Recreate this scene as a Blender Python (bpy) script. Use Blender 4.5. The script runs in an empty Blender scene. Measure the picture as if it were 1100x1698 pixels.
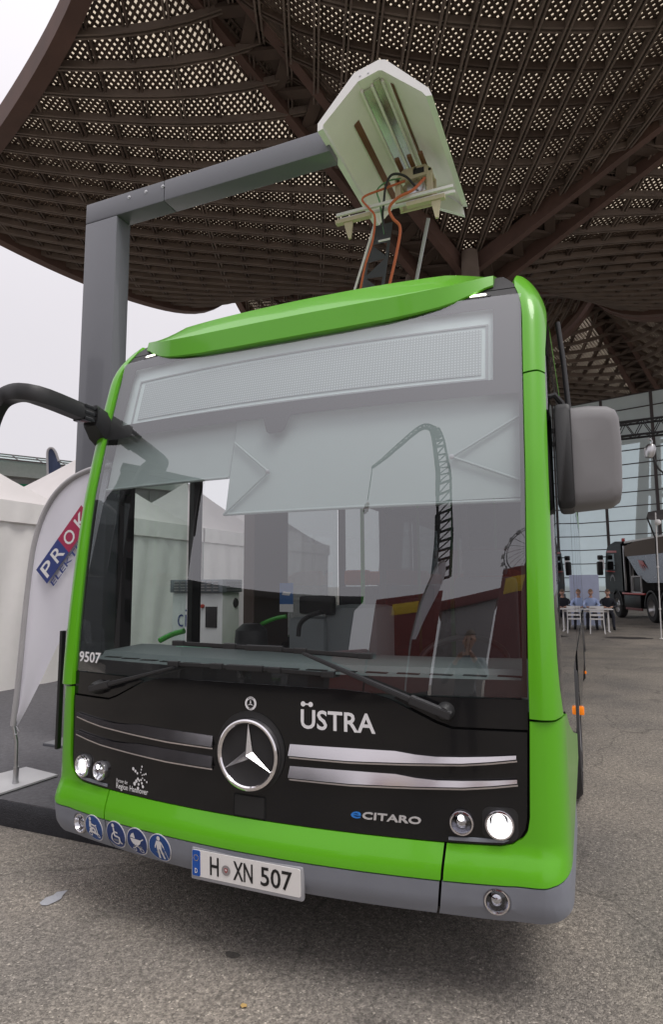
import bpy, bmesh, math, random
from mathutils import Vector, Matrix, Euler
random.seed(7)
PI = math.pi
sc = bpy.context.scene
COL = sc.collection

# ------------------------------------------------------------------ camera
CAM = Vector((1.38198, -2.38719, 1.6)); YAW = 0.395165; PITCH = 0.117385; ROLL = 0.0063632; FPX = 1010.065
fw = Vector((-math.sin(YAW)*math.cos(PITCH), math.cos(YAW)*math.cos(PITCH), math.sin(PITCH)))
rt = Vector((math.cos(YAW), math.sin(YAW), 0)); dn = fw.cross(rt)
r2 = rt*math.cos(ROLL) + dn*math.sin(ROLL); d2 = -rt*math.sin(ROLL) + dn*math.cos(ROLL)
cd = bpy.data.cameras.new('camera'); camo = bpy.data.objects.new('camera', cd); COL.objects.link(camo)
cd.sensor_fit = 'VERTICAL'; cd.sensor_height = 36; cd.lens = FPX/1698*36; cd.clip_end = 2000; cd.clip_start = 0.05
mw = Matrix((( r2.x, -d2.x, -fw.x, CAM.x), (r2.y, -d2.y, -fw.y, CAM.y), (r2.z, -d2.z, -fw.z, CAM.z), (0,0,0,1)))
camo.matrix_world = mw; sc.camera = camo

# ------------------------------------------------------------------ overcast sky and soft sun
SUN_EL, SUN_AZ = math.radians(62), math.radians(118)
w = bpy.data.worlds.new('World'); sc.world = w; w.use_nodes = True
nt = w.node_tree; nt.nodes.clear()
out = nt.nodes.new('ShaderNodeOutputWorld'); bg = nt.nodes.new('ShaderNodeBackground')
sky = nt.nodes.new('ShaderNodeTexSky'); sky.sky_type = 'NISHITA'; sky.sun_disc = False
sky.sun_elevation = SUN_EL; sky.sun_rotation = SUN_AZ; sky.dust_density = 4; sky.air_density = 1
tc = nt.nodes.new('ShaderNodeTexCoord'); sep = nt.nodes.new('ShaderNodeSeparateXYZ')
nt.links.new(tc.outputs['Generated'], sep.inputs[0])
mr = nt.nodes.new('ShaderNodeMapRange'); mr.inputs['From Min'].default_value = 0.0; mr.inputs['From Max'].default_value = 1.0
mr.inputs['To Min'].default_value = 0.78; mr.inputs['To Max'].default_value = 1.65
pz = nt.nodes.new('ShaderNodeMath'); pz.operation = 'POWER'; pz.use_clamp = True; pz.inputs[1].default_value = 3.0
nt.links.new(sep.outputs['Z'], pz.inputs[0]); nt.links.new(pz.outputs[0], mr.inputs['Value'])
nz = nt.nodes.new('ShaderNodeTexNoise'); nz.inputs['Scale'].default_value = 2.2; nz.inputs['Detail'].default_value = 5
nt.links.new(tc.outputs['Generated'], nz.inputs['Vector'])
nm = nt.nodes.new('ShaderNodeMapRange'); nm.inputs['To Min'].default_value = 0.93; nm.inputs['To Max'].default_value = 1.07
nt.links.new(nz.outputs['Fac'], nm.inputs['Value'])
mu = nt.nodes.new('ShaderNodeMath'); mu.operation = 'MULTIPLY'
nt.links.new(mr.outputs[0], mu.inputs[0]); nt.links.new(nm.outputs[0], mu.inputs[1])
cl = nt.nodes.new('ShaderNodeVectorMath'); cl.operation = 'SCALE'; cl.inputs[0].default_value = (0.98, 0.94, 0.985)
nt.links.new(mu.outputs[0], cl.inputs['Scale'])
sk = nt.nodes.new('ShaderNodeVectorMath'); sk.operation = 'SCALE'; sk.inputs['Scale'].default_value = 0.10
nt.links.new(sky.outputs[0], sk.inputs[0])
mx = nt.nodes.new('ShaderNodeMix'); mx.data_type = 'RGBA'; mx.inputs['Factor'].default_value = 0.92
nt.links.new(sk.outputs[0], mx.inputs[6]); nt.links.new(cl.outputs[0], mx.inputs[7])
nt.links.new(mx.outputs[2], bg.inputs['Color']); bg.inputs['Strength'].default_value = 1.0
nt.links.new(bg.outputs[0], out.inputs[0])
sl = bpy.data.lights.new('sun', 'SUN'); sl.energy = 1.5; sl.angle = math.radians(25); sl.color = (1, .97, .93)
so = bpy.data.objects.new('sun', sl); COL.objects.link(so)
sdir = Vector((math.sin(SUN_AZ)*math.cos(SUN_EL), math.cos(SUN_AZ)*math.cos(SUN_EL), math.sin(SUN_EL)))
so.rotation_euler = sdir.to_track_quat('Z', 'Y').to_euler(); so.location = (0, -10, 30)
sc.view_settings.view_transform = 'Standard'; sc.view_settings.look = 'None'; sc.view_settings.gamma = 1
sc.view_settings.exposure = 0.10
sc.render.engine = 'CYCLES'; sc.cycles.max_bounces = 10; sc.cycles.transparent_max_bounces = 24
sc.cycles.transmission_bounces = 8; sc.cycles.glossy_bounces = 4; sc.cycles.diffuse_bounces = 4

# ------------------------------------------------------------------ pixel helpers (photo pixels of 1100 x 1698)
def ray(px, py): return r2*((px-550)/FPX) + d2*((py-849)/FPX) + fw
def at(px, py, axis, val):
    d = ray(px, py); return CAM + d*((val-CAM[axis])/d[axis])
def far(px, py, depth): return CAM + ray(px, py)*depth

# ------------------------------------------------------------------ materials
def nodes_of(m): m.use_nodes = True; t = m.node_tree; t.nodes.clear(); return t
def rgb(c): return (c[0], c[1], c[2], 1)
def mat(name, col, rough=.5, metal=0, coat=0, var=.12, scale=6, bump=0, bscale=60, spec=.5, emit=None, es=0, detail=4, rvar=.08):
    m = bpy.data.materials.new(name); t = nodes_of(m); N = t.nodes; L = t.links
    o = N.new('ShaderNodeOutputMaterial'); b = N.new('ShaderNodeBsdfPrincipled'); L.new(b.outputs[0], o.inputs[0])
    tc = N.new('ShaderNodeTexCoord'); n = N.new('ShaderNodeTexNoise'); n.inputs['Scale'].default_value = scale; n.inputs['Detail'].default_value = detail
    L.new(tc.outputs['Object'], n.inputs['Vector'])
    mx = N.new('ShaderNodeMix'); mx.data_type = 'RGBA'
    mx.inputs[6].default_value = rgb([max(0, c*(1-var)) for c in col]); mx.inputs[7].default_value = rgb([min(1, c*(1+var)) for c in col])
    L.new(n.outputs['Fac'], mx.inputs['Factor']); L.new(mx.outputs[2], b.inputs['Base Color'])
    r = N.new('ShaderNodeMapRange'); r.inputs['To Min'].default_value = max(.02, rough-rvar); r.inputs['To Max'].default_value = min(1, rough+rvar)
    L.new(n.outputs['Fac'], r.inputs['Value']); L.new(r.outputs[0], b.inputs['Roughness'])
    b.inputs['Metallic'].default_value = metal; b.inputs['Specular IOR Level'].default_value = spec
    b.inputs['Coat Weight'].default_value = coat; b.inputs['Coat Roughness'].default_value = .06
    if bump:
        n2 = N.new('ShaderNodeTexNoise'); n2.inputs['Scale'].default_value = bscale; n2.inputs['Detail'].default_value = 3
        L.new(tc.outputs['Object'], n2.inputs['Vector'])
        bp = N.new('ShaderNodeBump'); bp.inputs['Strength'].default_value = bump; bp.inputs['Distance'].default_value = .01
        L.new(n2.outputs['Fac'], bp.inputs['Height']); L.new(bp.outputs[0], b.inputs['Normal'])
    if emit: b.inputs['Emission Color'].default_value = rgb(emit); b.inputs['Emission Strength'].default_value = es
    return m
def glass(name, tint, r0=.05, rough=.0, body=None, bodyfac=0):
    """thin sheet: tinted see-through with a mirror whose strength follows Schlick's law on both faces"""
    m = bpy.data.materials.new(name); t = nodes_of(m); N = t.nodes; L = t.links
    o = N.new('ShaderNodeOutputMaterial'); tr = N.new('ShaderNodeBsdfTransparent'); gl = N.new('ShaderNodeBsdfGlossy')
    tr.inputs[0].default_value = rgb(tint); gl.inputs['Roughness'].default_value = rough; gl.inputs[0].default_value = (.97, .98, 1, 1)
    g = N.new('ShaderNodeNewGeometry'); d = N.new('ShaderNodeVectorMath'); d.operation = 'DOT_PRODUCT'
    L.new(g.outputs['Normal'], d.inputs[0]); L.new(g.outputs['Incoming'], d.inputs[1])
    def M(op, a, b=None):
        q = N.new('ShaderNodeMath'); q.operation = op
        for i, v in enumerate((a, b)):
            if v is None: continue
            if isinstance(v, (int, float)): q.inputs[i].default_value = v
            else: L.new(v, q.inputs[i])
        return q.outputs[0]
    c = M('ABSOLUTE', d.outputs['Value']); k = M('POWER', M('SUBTRACT', 1.0, c), 5.0)
    fac = M('ADD', M('MULTIPLY', k, 1-r0), r0)
    mx = N.new('ShaderNodeMixShader'); L.new(fac, mx.inputs[0])
    first = tr.outputs[0]
    if body:
        df = N.new('ShaderNodeBsdfDiffuse'); df.inputs[0].default_value = rgb(body); m2 = N.new('ShaderNodeMixShader'); m2.inputs[0].default_value = bodyfac
        L.new(tr.outputs[0], m2.inputs[1]); L.new(df.outputs[0], m2.inputs[2]); first = m2.outputs[0]
    L.new(first, mx.inputs[1]); L.new(gl.outputs[0], mx.inputs[2]); L.new(mx.outputs[0], o.inputs[0])
    return m
def membrane_mat(name, col, tf=.75):
    m = bpy.data.materials.new(name); t = nodes_of(m); N = t.nodes; L = t.links
    o = N.new('ShaderNodeOutputMaterial'); a = N.new('ShaderNodeBsdfTranslucent'); b = N.new('ShaderNodeBsdfDiffuse'); x = N.new('ShaderNodeMixShader')
    tc = N.new('ShaderNodeTexCoord'); n = N.new('ShaderNodeTexNoise'); n.inputs['Scale'].default_value = 1.5; L.new(tc.outputs['Object'], n.inputs['Vector'])
    mx = N.new('ShaderNodeMix'); mx.data_type = 'RGBA'; mx.inputs[6].default_value = rgb([c*.85 for c in col]); mx.inputs[7].default_value = rgb(col)
    L.new(n.outputs['Fac'], mx.inputs['Factor']); L.new(mx.outputs[2], a.inputs[0]); L.new(mx.outputs[2], b.inputs[0])
    x.inputs[0].default_value = 1-tf; L.new(a.outputs[0], x.inputs[1]); L.new(b.outputs[0], x.inputs[2]); L.new(x.outputs[0], o.inputs[0])
    return m
def frost_mat():
    m = membrane_mat('frosted_glass_pane', (.84, .98, 1.0), .92); t = m.node_tree; N = t.nodes; L = t.links
    o = [n for n in N if n.type == 'OUTPUT_MATERIAL'][0]; sh = o.inputs[0].links[0].from_socket
    tr = N.new('ShaderNodeBsdfTransparent'); tr.inputs[0].default_value = (.76, .93, .97, 1); mx = N.new('ShaderNodeMixShader'); mx.inputs[0].default_value = .36
    L.new(sh, mx.inputs[1]); L.new(tr.outputs[0], mx.inputs[2]); L.new(mx.outputs[0], o.inputs[0]); return m
def asphalt_mat():
    m = bpy.data.materials.new('asphalt'); t = nodes_of(m); N = t.nodes; L = t.links
    o = N.new('ShaderNodeOutputMaterial'); b = N.new('ShaderNodeBsdfPrincipled'); L.new(b.outputs[0], o.inputs[0])
    tc = N.new('ShaderNodeTexCoord')
    v = N.new('ShaderNodeTexVoronoi'); v.inputs['Scale'].default_value = 125; L.new(tc.outputs['Object'], v.inputs['Vector'])
    v2 = N.new('ShaderNodeTexVoronoi'); v2.inputs['Scale'].default_value = 190; L.new(tc.outputs['Object'], v2.inputs['Vector'])
    n1 = N.new('ShaderNodeTexNoise'); n1.inputs['Scale'].default_value = .9; n1.inputs['Detail'].default_value = 6; L.new(tc.outputs['Object'], n1.inputs['Vector'])
    n2 = N.new('ShaderNodeTexNoise'); n2.inputs['Scale'].default_value = 40; n2.inputs['Detail'].default_value = 6; L.new(tc.outputs['Object'], n2.inputs['Vector'])
    cr = N.new('ShaderNodeValToRGB'); L.new(v.outputs['Color'], cr.inputs[0])
    e = cr.color_ramp.elements; e[0].color = (.155, .143, .128, 1); e[1].color = (.78, .715, .63, 1); e[1].position = 1
    k = cr.color_ramp.elements.new(.45); k.color = (.280, .258, .231, 1); k = cr.color_ramp.elements.new(.85); k.color = (.405, .373, .33, 1)
    mx = N.new('ShaderNodeMix'); mx.data_type = 'RGBA'; mx.blend_type = 'MULTIPLY'; mx.inputs['Factor'].default_value = .8
    c2 = N.new('ShaderNodeValToRGB'); e = c2.color_ramp.elements; e[0].position = .3; e[0].color = (.55, .55, .56, 1); e[1].position = .7; e[1].color = (1.15, 1.1, 1.02, 1)
    L.new(n1.outputs['Fac'], c2.inputs[0]); L.new(cr.outputs[0], mx.inputs[6]); L.new(c2.outputs[0], mx.inputs[7])
    m3 = N.new('ShaderNodeMix'); m3.data_type = 'RGBA'; m3.blend_type = 'MULTIPLY'; m3.inputs['Factor'].default_value = .7
    c3 = N.new('ShaderNodeValToRGB'); e = c3.color_ramp.elements; e[0].position = .35; e[0].color = (.55, .55, .55, 1); e[1].position = .62; e[1].color = (1.1, 1.1, 1.1, 1)
    L.new(n2.outputs['Fac'], c3.inputs[0]); L.new(mx.outputs[2], m3.inputs[6]); L.new(c3.outputs[0], m3.inputs[7])
    nw = N.new('ShaderNodeTexNoise'); nw.inputs['Scale'].default_value = 1.3; nw.inputs['Detail'].default_value = 6; L.new(tc.outputs['Object'], nw.inputs['Vector'])
    va = N.new('ShaderNodeVectorMath'); va.operation = 'MULTIPLY_ADD'; va.inputs[1].default_value = (.9, .9, 0); L.new(nw.outputs['Color'], va.inputs[0]); L.new(tc.outputs['Object'], va.inputs[2])
    ck = N.new('ShaderNodeTexVoronoi'); ck.feature = 'DISTANCE_TO_EDGE'; ck.inputs['Scale'].default_value = .42; L.new(va.outputs[0], ck.inputs['Vector'])
    cc = N.new('ShaderNodeMapRange'); cc.inputs['From Max'].default_value = .006; cc.inputs['To Min'].default_value = .62; L.new(ck.outputs['Distance'], cc.inputs['Value'])
    st = N.new('ShaderNodeTexNoise'); st.inputs['Scale'].default_value = 2.6; st.inputs['Detail'].default_value = 3; L.new(tc.outputs['Object'], st.inputs['Vector'])
    sr = N.new('ShaderNodeMapRange'); sr.inputs['From Min'].default_value = .62; sr.inputs['From Max'].default_value = .72; sr.inputs['To Min'].default_value = 1; sr.inputs['To Max'].default_value = .72; L.new(st.outputs['Fac'], sr.inputs['Value'])
    ml = N.new('ShaderNodeMath'); ml.operation = 'MULTIPLY'; L.new(cc.outputs[0], ml.inputs[0]); L.new(sr.outputs[0], ml.inputs[1])
    vs = N.new('ShaderNodeVectorMath'); vs.operation = 'SCALE'; L.new(m3.outputs[2], vs.inputs[0]); L.new(ml.outputs[0], vs.inputs['Scale'])
    L.new(vs.outputs[0], b.inputs['Base Color']); b.inputs['Roughness'].default_value = .85
    ad = N.new('ShaderNodeMath'); ad.operation = 'ADD'; L.new(v.outputs['Distance'], ad.inputs[0]); L.new(v2.outputs['Distance'], ad.inputs[1])
    bp = N.new('ShaderNodeBump'); bp.inputs['Strength'].default_value = .7; bp.inputs['Distance'].default_value = .006; bp.invert = True
    L.new(ad.outputs[0], bp.inputs['Height']); L.new(bp.outputs[0], b.inputs['Normal'])
    return m
def grid_mat(name, base, line, scale, width, rough=.4, coat=0):
    m = mat(name, base, rough, coat=coat); t = m.node_tree; N = t.nodes; L = t.links
    b = [n for n in N if n.type == 'BSDF_PRINCIPLED'][0]
    tc = N.new('ShaderNodeTexCoord'); mp = N.new('ShaderNodeMapping'); mp.inputs['Rotation'].default_value = (PI/2, 0, 0); L.new(tc.outputs['Object'], mp.inputs[0])
    br = N.new('ShaderNodeTexBrick'); br.offset = 0; br.inputs['Scale'].default_value = scale; br.inputs['Mortar Size'].default_value = width
    br.inputs['Brick Width'].default_value = 1; br.inputs['Row Height'].default_value = 1
    br.inputs['Color1'].default_value = rgb(base); br.inputs['Color2'].default_value = rgb(base); br.inputs['Mortar'].default_value = rgb(line)
    L.new(mp.outputs[0], br.inputs['Vector']); L.new(br.outputs['Color'], b.inputs['Base Color'])
    return m
def wood_mat(name, col, rough=.75):
    m = mat(name, col, rough, var=.45, scale=1.2, bump=.4, bscale=25, detail=8); return m

GREEN = mat('bus_green_paint', (.112, .43, .010), .33, coat=.42, spec=.4, var=.08, scale=1.5, bump=.02, bscale=220, rvar=.03)
BLACKGLOSS = mat('black_gloss_plastic', (.008, .008, .009), .16, coat=.25, var=.2, rvar=.05, spec=.35)
BLACKPLAST = mat('black_plastic', (.018, .018, .019), .5, var=.2, bump=.1, bscale=300)
GREYSKIRT = mat('grey_bumper_plastic', (.235, .25, .29), .5, var=.16, bump=.06, bscale=350)
GREYMIRROR = mat('grey_mirror_housing', (.20, .195, .20), .55, var=.06, bump=.08, bscale=400)
GAP = mat('panel_gap', (.004, .004, .004), .9)
RUBBER = mat('tyre_rubber', (.02, .02, .021), .8, bump=.3, bscale=80)
CHROME = mat('chrome', (.88, .86, .88), .09, metal=1, var=.03, rvar=.03)
CHROMESTRIP = mat('satin_chrome_strip', (.76, .73, .75), .14, metal=1, var=.05, rvar=.04)
WHITEPRINT = mat('white_print', (.80, .79, .80), .5, var=.03)
BLUEPRINT = mat('blue_print', (.015, .08, .30), .4, var=.05)
DARKBLUE = mat('dark_blue_print', (.012, .045, .20), .4, var=.05)
BLUEBADGE = mat('blue_badge', (.03, .20, .62), .3, var=.05)
PLATEWHITE = mat('plate_white', (.82, .80, .78), .45, var=.03)
BLACKPRINT = mat('black_print', (.008, .008, .009), .5)
ALU = mat('brushed_metal', (.55, .55, .56), .35, metal=1, var=.1)
FRIT = mat('windscreen_frit', (.018, .017, .018), .6)
WINDSCREEN = glass('windscreen_glass', (.93, .96, .955), r0=.18, body=(.5, .5, .5), bodyfac=.006)
SIDEGLASS = glass('tinted_side_glass', (.30, .33, .33), r0=.09)
DOORGLASS = glass('green_door_glass', (.80, .92, .86), r0=.05)
LENS = glass('lamp_lens', (.92, .93, .95), r0=.09)
LAMPON = mat('lit_headlamp', (.9, .9, .9), .2, emit=(1, .98, .95), es=2.2)
LAMPSOFT = mat('lit_position_light', (.9, .9, .9), .2, emit=(1, .95, .8), es=4)
REFLECTOR = mat('lamp_reflector', (.75, .75, .78), .12, metal=1)
AMBER = mat('amber_lens', (.85, .22, .01), .2, coat=.5, emit=(1, .25, .01), es=.35)
DASH = mat('dashboard_grey', (.135, .165, .165), .55, var=.08, bump=.1, bscale=300)
INTGREY = mat('interior_grey', (.27, .29, .30), .6, var=.05)
INTDARK = mat('interior_dark', (.045, .042, .042), .7, var=.2)
INTBROWN = mat('interior_brown', (.085, .06, .048), .6, var=.2)
BLIND = mat('blind_fabric', (.35, .405, .40), .85, var=.04, bump=.15, bscale=350)
DISPLAY = mat('destination_panel', (.58, .66, .655), .6, var=.04)
LEDGRID = grid_mat('destination_led_matrix', (.52, .57, .57), (.31, .35, .355), 72, .28)
HANDRAIL = mat('green_handrail', (.05, .45, .03), .3, coat=.5)
ORANGE = mat('orange_fabric', (.62, .13, .04), .8, var=.15)
SEATCLOTH = mat('seat_cloth', (.06, .06, .07), .9, var=.3, bump=.2)
STEELGREY = mat('gantry_grey_paint', (.135, .14, .157), .38, var=.05, coat=.4, bump=.03, bscale=250)
HOODWHITE = mat('hood_white_fibreglass', (.86, .85, .84), .4, var=.03, coat=.2)
HOODIN = mat('hood_inner_fibreglass', (.90, .84, .84), .5, var=.06, coat=.1)
COPPER = mat('copper_contact_strip', (.20, .09, .05), .5, metal=.4, var=.3)
RAILALU = mat('contact_rail_aluminium', (.62, .62, .58), .22, metal=1, var=.15, scale=3)
CREAM = mat('cream_bracket', (.55, .48, .33), .5, var=.12)
WHITEROD = mat('white_enamel', (.72, .71, .69), .4, var=.05)
CABLEORANGE = mat('orange_cable', (.55, .13, .05), .5)
CABLEGREEN = mat('green_cable', (.10, .28, .12), .5)
TENT = mat('tent_canvas', (.90, .87, .85), .75, var=.05, bump=.25, bscale=5)
TENTROOF = membrane_mat('tent_roof_canvas', (.90, .86, .85), .25)
FLAGWHITE = membrane_mat('flag_white_cloth', (.93, .92, 1.0), .15)
FLAGSLEEVE = mat('flag_sleeve', (.42, .41, .42), .8)
FLAGNAVY = mat('flag_navy_cloth', (.04, .055, .11), .8)
PRINTNAVY = mat('flag_print_navy', (.035, .055, .22), .7)
PRINTRED = mat('flag_print_red', (.40, .03, .09), .7)
CARPET = mat('grey_carpet', (.14, .137, .147), .97, var=.5, scale=40, bump=1, bscale=160, detail=8)
CARPETDARK = mat('dark_carpet', (.035, .035, .04), .98, var=.6, scale=60, bump=1.0, bscale=110, detail=8)
WOOD = wood_mat('weathered_timber', (.088, .061, .047))
WOODRED = wood_mat('red_brown_timber', (.115, .066, .052))
WOODGREYLIT = wood_mat('greyed_lit_timber', (.175, .136, .112))
MEMBRANE = membrane_mat('roof_membrane', (.64, .56, .43), .95)
TRUSS = mat('black_truss', (.02, .02, .022), .5, metal=.3)
FROST = frost_mat()
STEELBROWN = mat('mullion_steel', (.06, .05, .05), .6)
TRUCKBLACK = mat('truck_black_paint', (.006, .006, .007), .35, coat=.0, spec=.15)
TRUCKRED = mat('truck_red_trim', (.45, .02, .015), .35, coat=.4)
TIPPER = mat('tipper_steel', (.24, .24, .275), .25, metal=.8, var=.1)
TIPPERTOP = mat('tipper_tarpaulin', (.13, .105, .085), .8)
TABLEWHITE = mat('table_white', (.78, .77, .76), .5)
ASPHALT = asphalt_mat()
REDPAINT = mat('red_container_paint', (.20, .04, .035), .5, var=.1)
YELLOWSIGN = mat('yellow_sign', (.72, .50, .04), .5)
HALLDARK = mat('dark_hall_cladding', (.03, .028, .03), .8)
HALLGREY = mat('grey_hall_cladding', (.34, .34, .34), .6, var=.06)
SKIN = mat('skin', (.52, .31, .23), .55, var=.08)
HAIR = mat('hair', (.10, .065, .04), .7)
SHIRTBLUE = mat('light_blue_shirt', (.42, .52, .78), .8)
SUITDARK = mat('dark_suit', (.018, .02, .028), .8)
TROUSER = mat('trousers', (.03, .032, .045), .8)
JACKET = mat('grey_jacket', (.20, .21, .23), .8)

# ------------------------------------------------------------------ object helpers
def link(name, me, m, parent=None, smooth=None, **props):
    o = bpy.data.objects.new(name, me); COL.objects.link(o)
    if m is not None:
        for q in (m if isinstance(m, (list, tuple)) else [m]): me.materials.append(q)
    if smooth is not None:
        for p in me.polygons: p.use_smooth = True
        if smooth < 180: me.set_sharp_from_angle(angle=math.radians(smooth))
    if parent: o.parent = parent
    for k, v in props.items(): o[k] = v
    return o
def from_bm(name, bm, m, parent=None, smooth=None, **props):
    bmesh.ops.recalc_face_normals(bm, faces=bm.faces[:])
    me = bpy.data.meshes.new(name); bm.to_mesh(me); bm.free()
    return link(name, me, m, parent, smooth, **props)
def pyd(name, v, f, m, parent=None, smooth=None, **props):
    me = bpy.data.meshes.new(name); me.from_pydata([tuple(p) for p in v], [], f); me.update()
    return link(name, me, m, parent, smooth, **props)
def thing(name, label, cat, loc=(0,0,0), rz=0, group=None):
    o = bpy.data.objects.new(name, None); COL.objects.link(o); o.location = loc; o.rotation_euler = (0,0,rz)
    o.empty_display_size = .2; o['label'] = label; o['category'] = cat
    if group: o['group'] = group
    return o
def tag(o, label, cat, group=None):
    o['label'] = label; o['category'] = cat
    if group: o['group'] = group
    return o
def copy_tree(o, parent=None):
    c = o.copy(); COL.objects.link(c); c.parent = parent
    for ch in list(o.children): copy_tree(ch, c)
    return c
def add_box(bm, lo, hi, mtx=None, bev=0):
    r = bmesh.ops.create_cube(bm, size=1); vs = r['verts']
    lo = Vector(lo); hi = Vector(hi); c = (lo+hi)/2; s = hi-lo
    for v in vs: v.co = Vector((v.co.x*s.x, v.co.y*s.y, v.co.z*s.z)) + c
    if bev > 0:
        es = list({e for v in vs for e in v.link_edges})
        r2_ = bmesh.ops.bevel(bm, geom=es, offset=min(bev, min(abs(s.x), abs(s.y), abs(s.z))*.45), segments=2, affect='EDGES', profile=.6)
        vs = list({v for f in r2_['faces'] for v in f.verts} | {v for v in vs if v.is_valid})
    if mtx is not None: bmesh.ops.transform(bm, matrix=mtx, verts=vs)
    return vs
def box(name, lo, hi, m, parent=None, bev=.004, mtx=None, **props):
    bm = bmesh.new(); add_box(bm, lo, hi, mtx, bev); return from_bm(name, bm, m, parent, 30 if bev else None, **props)
def frame_of(d, up=Vector((0,0,1))):
    d = d.normalized()
    if abs(d.dot(up)) > .98: up = Vector((0,1,0))
    s = d.cross(up).normalized(); u = s.cross(d).normalized(); return d, s, u
def add_beam(bm, a, b, wd, ht, up=Vector((0,0,1))):
    a = Vector(a); b = Vector(b); d, s, u = frame_of(b-a, up); q = []
    for p in (a, b):
        for sx, sz in ((-1,-1), (1,-1), (1,1), (-1,1)): q.append(bm.verts.new(p + s*(sx*wd/2) + u*(sz*ht/2)))
    for f in ((0,3,2,1), (4,5,6,7), (0,1,5,4), (1,2,6,5), (2,3,7,6), (3,0,4,7)): bm.faces.new([q[i] for i in f])
def beam(name, a, b, wd, ht, m, parent=None, **props):
    bm = bmesh.new(); add_beam(bm, a, b, wd, ht); return from_bm(name, bm, m, parent, **props)
def add_tube(bm, pts, r, n=8, closed=False, cap=True):
    pts = [Vector(p) for p in pts]; rings = []; up = Vector((0,0,1)); ps = None
    for i, p in enumerate(pts):
        if closed: d = pts[(i+1) % len(pts)] - pts[i-1]
        else: d = pts[min(i+1, len(pts)-1)] - pts[max(i-1, 0)]
        d.normalize()
        if ps is None:
            _, s, u = frame_of(d)
        else:
            s = (ps - d*ps.dot(d)).normalized(); u = s.cross(d).normalized()
        ps = s; rr = r[i] if isinstance(r, (list, tuple)) else r
        rings.append([bm.verts.new(p + s*(math.cos(2*PI*k/n)*rr) + u*(math.sin(2*PI*k/n)*rr)) for k in range(n)])
    m = len(rings)
    for i in range(m if closed else m-1):
        a = rings[i]; b = rings[(i+1) % m]
        for k in range(n): bm.faces.new((a[k], a[(k+1) % n], b[(k+1) % n], b[k]))
    if cap and not closed: bm.faces.new(rings[0]); bm.faces.new(rings[-1][::-1])
def tube(name, pts, r, m, parent=None, n=10, closed=False, **props):
    bm = bmesh.new(); add_tube(bm, pts, r, n, closed); return from_bm(name, bm, m, parent, 40, **props)
def spline(pts, k=8):
    pts = [Vector(p) for p in pts]; q = [pts[0]*2-pts[1]] + pts + [pts[-1]*2-pts[-2]]; o = []
    for i in range(1, len(q)-2):
        for j in range(k):
            t = j/k; a, b, c, d = q[i-1], q[i], q[i+1], q[i+2]
            o.append(.5*((2*b) + (c-a)*t + (2*a-5*b+4*c-d)*t*t + (3*b-a-3*c+d)*t**3))
    o.append(pts[-1]); return o
def add_lathe(bm, prof, mtx, n=24):
    rings = []
    for r, h in prof:
        rings.append([bm.verts.new(mtx @ Vector((r*math.cos(2*PI*k/n), r*math.sin(2*PI*k/n), h))) for k in range(n)])
    for a, b in zip(rings, rings[1:]):
        for k in range(n): bm.faces.new((a[k], a[(k+1) % n], b[(k+1) % n], b[k]))
    bmesh.ops.remove_doubles(bm, verts=bm.verts[:], dist=1e-6)
def lathe(name, prof, mtx, m, parent=None, n=24, **props):
    bm = bmesh.new(); add_lathe(bm, prof, mtx, n); return from_bm(name, bm, m, parent, 35, **props)
def fill_poly(loops, xs=(), zs=()):
    """bmesh of a flat polygon with holes in (x,z), cut along the given lines"""
    bm = bmesh.new(); es = []
    for lp in loops:
        vs = [bm.verts.new((p[0], 0, p[1])) for p in lp]
        for i in range(len(vs)): es.append(bm.edges.new((vs[i], vs[(i+1) % len(vs)])))
    if len(loops) == 1: bm.faces.new(bm.verts[:])
    else: bmesh.ops.triangle_fill(bm, edges=es, use_beauty=True)
    for x in xs: bmesh.ops.bisect_plane(bm, geom=bm.verts[:]+bm.edges[:]+bm.faces[:], plane_co=(x,0,0), plane_no=(1,0,0))
    for z in zs: bmesh.ops.bisect_plane(bm, geom=bm.verts[:]+bm.edges[:]+bm.faces[:], plane_co=(0,0,z), plane_no=(0,0,1))
    return bm
def frange(a, b, st):
    n = max(1, int(math.ceil((b-a)/st))); return [a+(b-a)*i/n for i in range(1, n)]
def mapped(name, loops, fmap, thick, m, parent=None, step=.07, zstep=None, smooth=40, **props):
    """polygon in a flat (s,z) space wrapped on a curved skin by fmap(s,z,offset), with real thickness"""
    xs = [p[0] for lp in loops for p in lp]; zs = [p[1] for lp in loops for p in lp]
    bm = fill_poly(loops, frange(min(xs), max(xs), step), frange(min(zs), max(zs), zstep or step*2))
    V = []; Fc = []; bm.verts.index_update(); n = len(bm.verts)
    for v in bm.verts: V.append(fmap(v.co.x, v.co.z, 0))
    for v in bm.verts: V.append(fmap(v.co.x, v.co.z, -thick))
    for f in bm.faces:
        i = [v.index for v in f.verts]; Fc.append(i)
        if thick: Fc.append([j+n for j in i[::-1]])
    if thick:
        for e in bm.edges:
            if len(e.link_faces) == 1: a, b = e.verts[0].index, e.verts[1].index; Fc.append((a, b, b+n, a+n))
    bm.free()
    b2 = bmesh.new(); vv = [b2.verts.new(p) for p in V[:(2*n if thick else n)]]
    for f in Fc:
        try: b2.faces.new([vv[i] for i in f])
        except ValueError: pass
    return from_bm(name, b2, m, parent, smooth, **props)
def rrect(x0, x1, z0, z1, r, n=5):
    o = []
    for cx, cz, a in ((x1-r, z0+r, -90), (x1-r, z1-r, 0), (x0+r, z1-r, 90), (x0+r, z0+r, 180)):
        for k in range(n+1): t = math.radians(a+90*k/n); o.append((cx+r*math.cos(t), cz+r*math.sin(t)))
    return o
def circ(cx, cz, r, n=20, a0=0, rz=None): return [(cx+r*math.cos(a0+2*PI*k/n), cz+(rz or r)*math.sin(a0+2*PI*k/n)) for k in range(n)]
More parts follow.
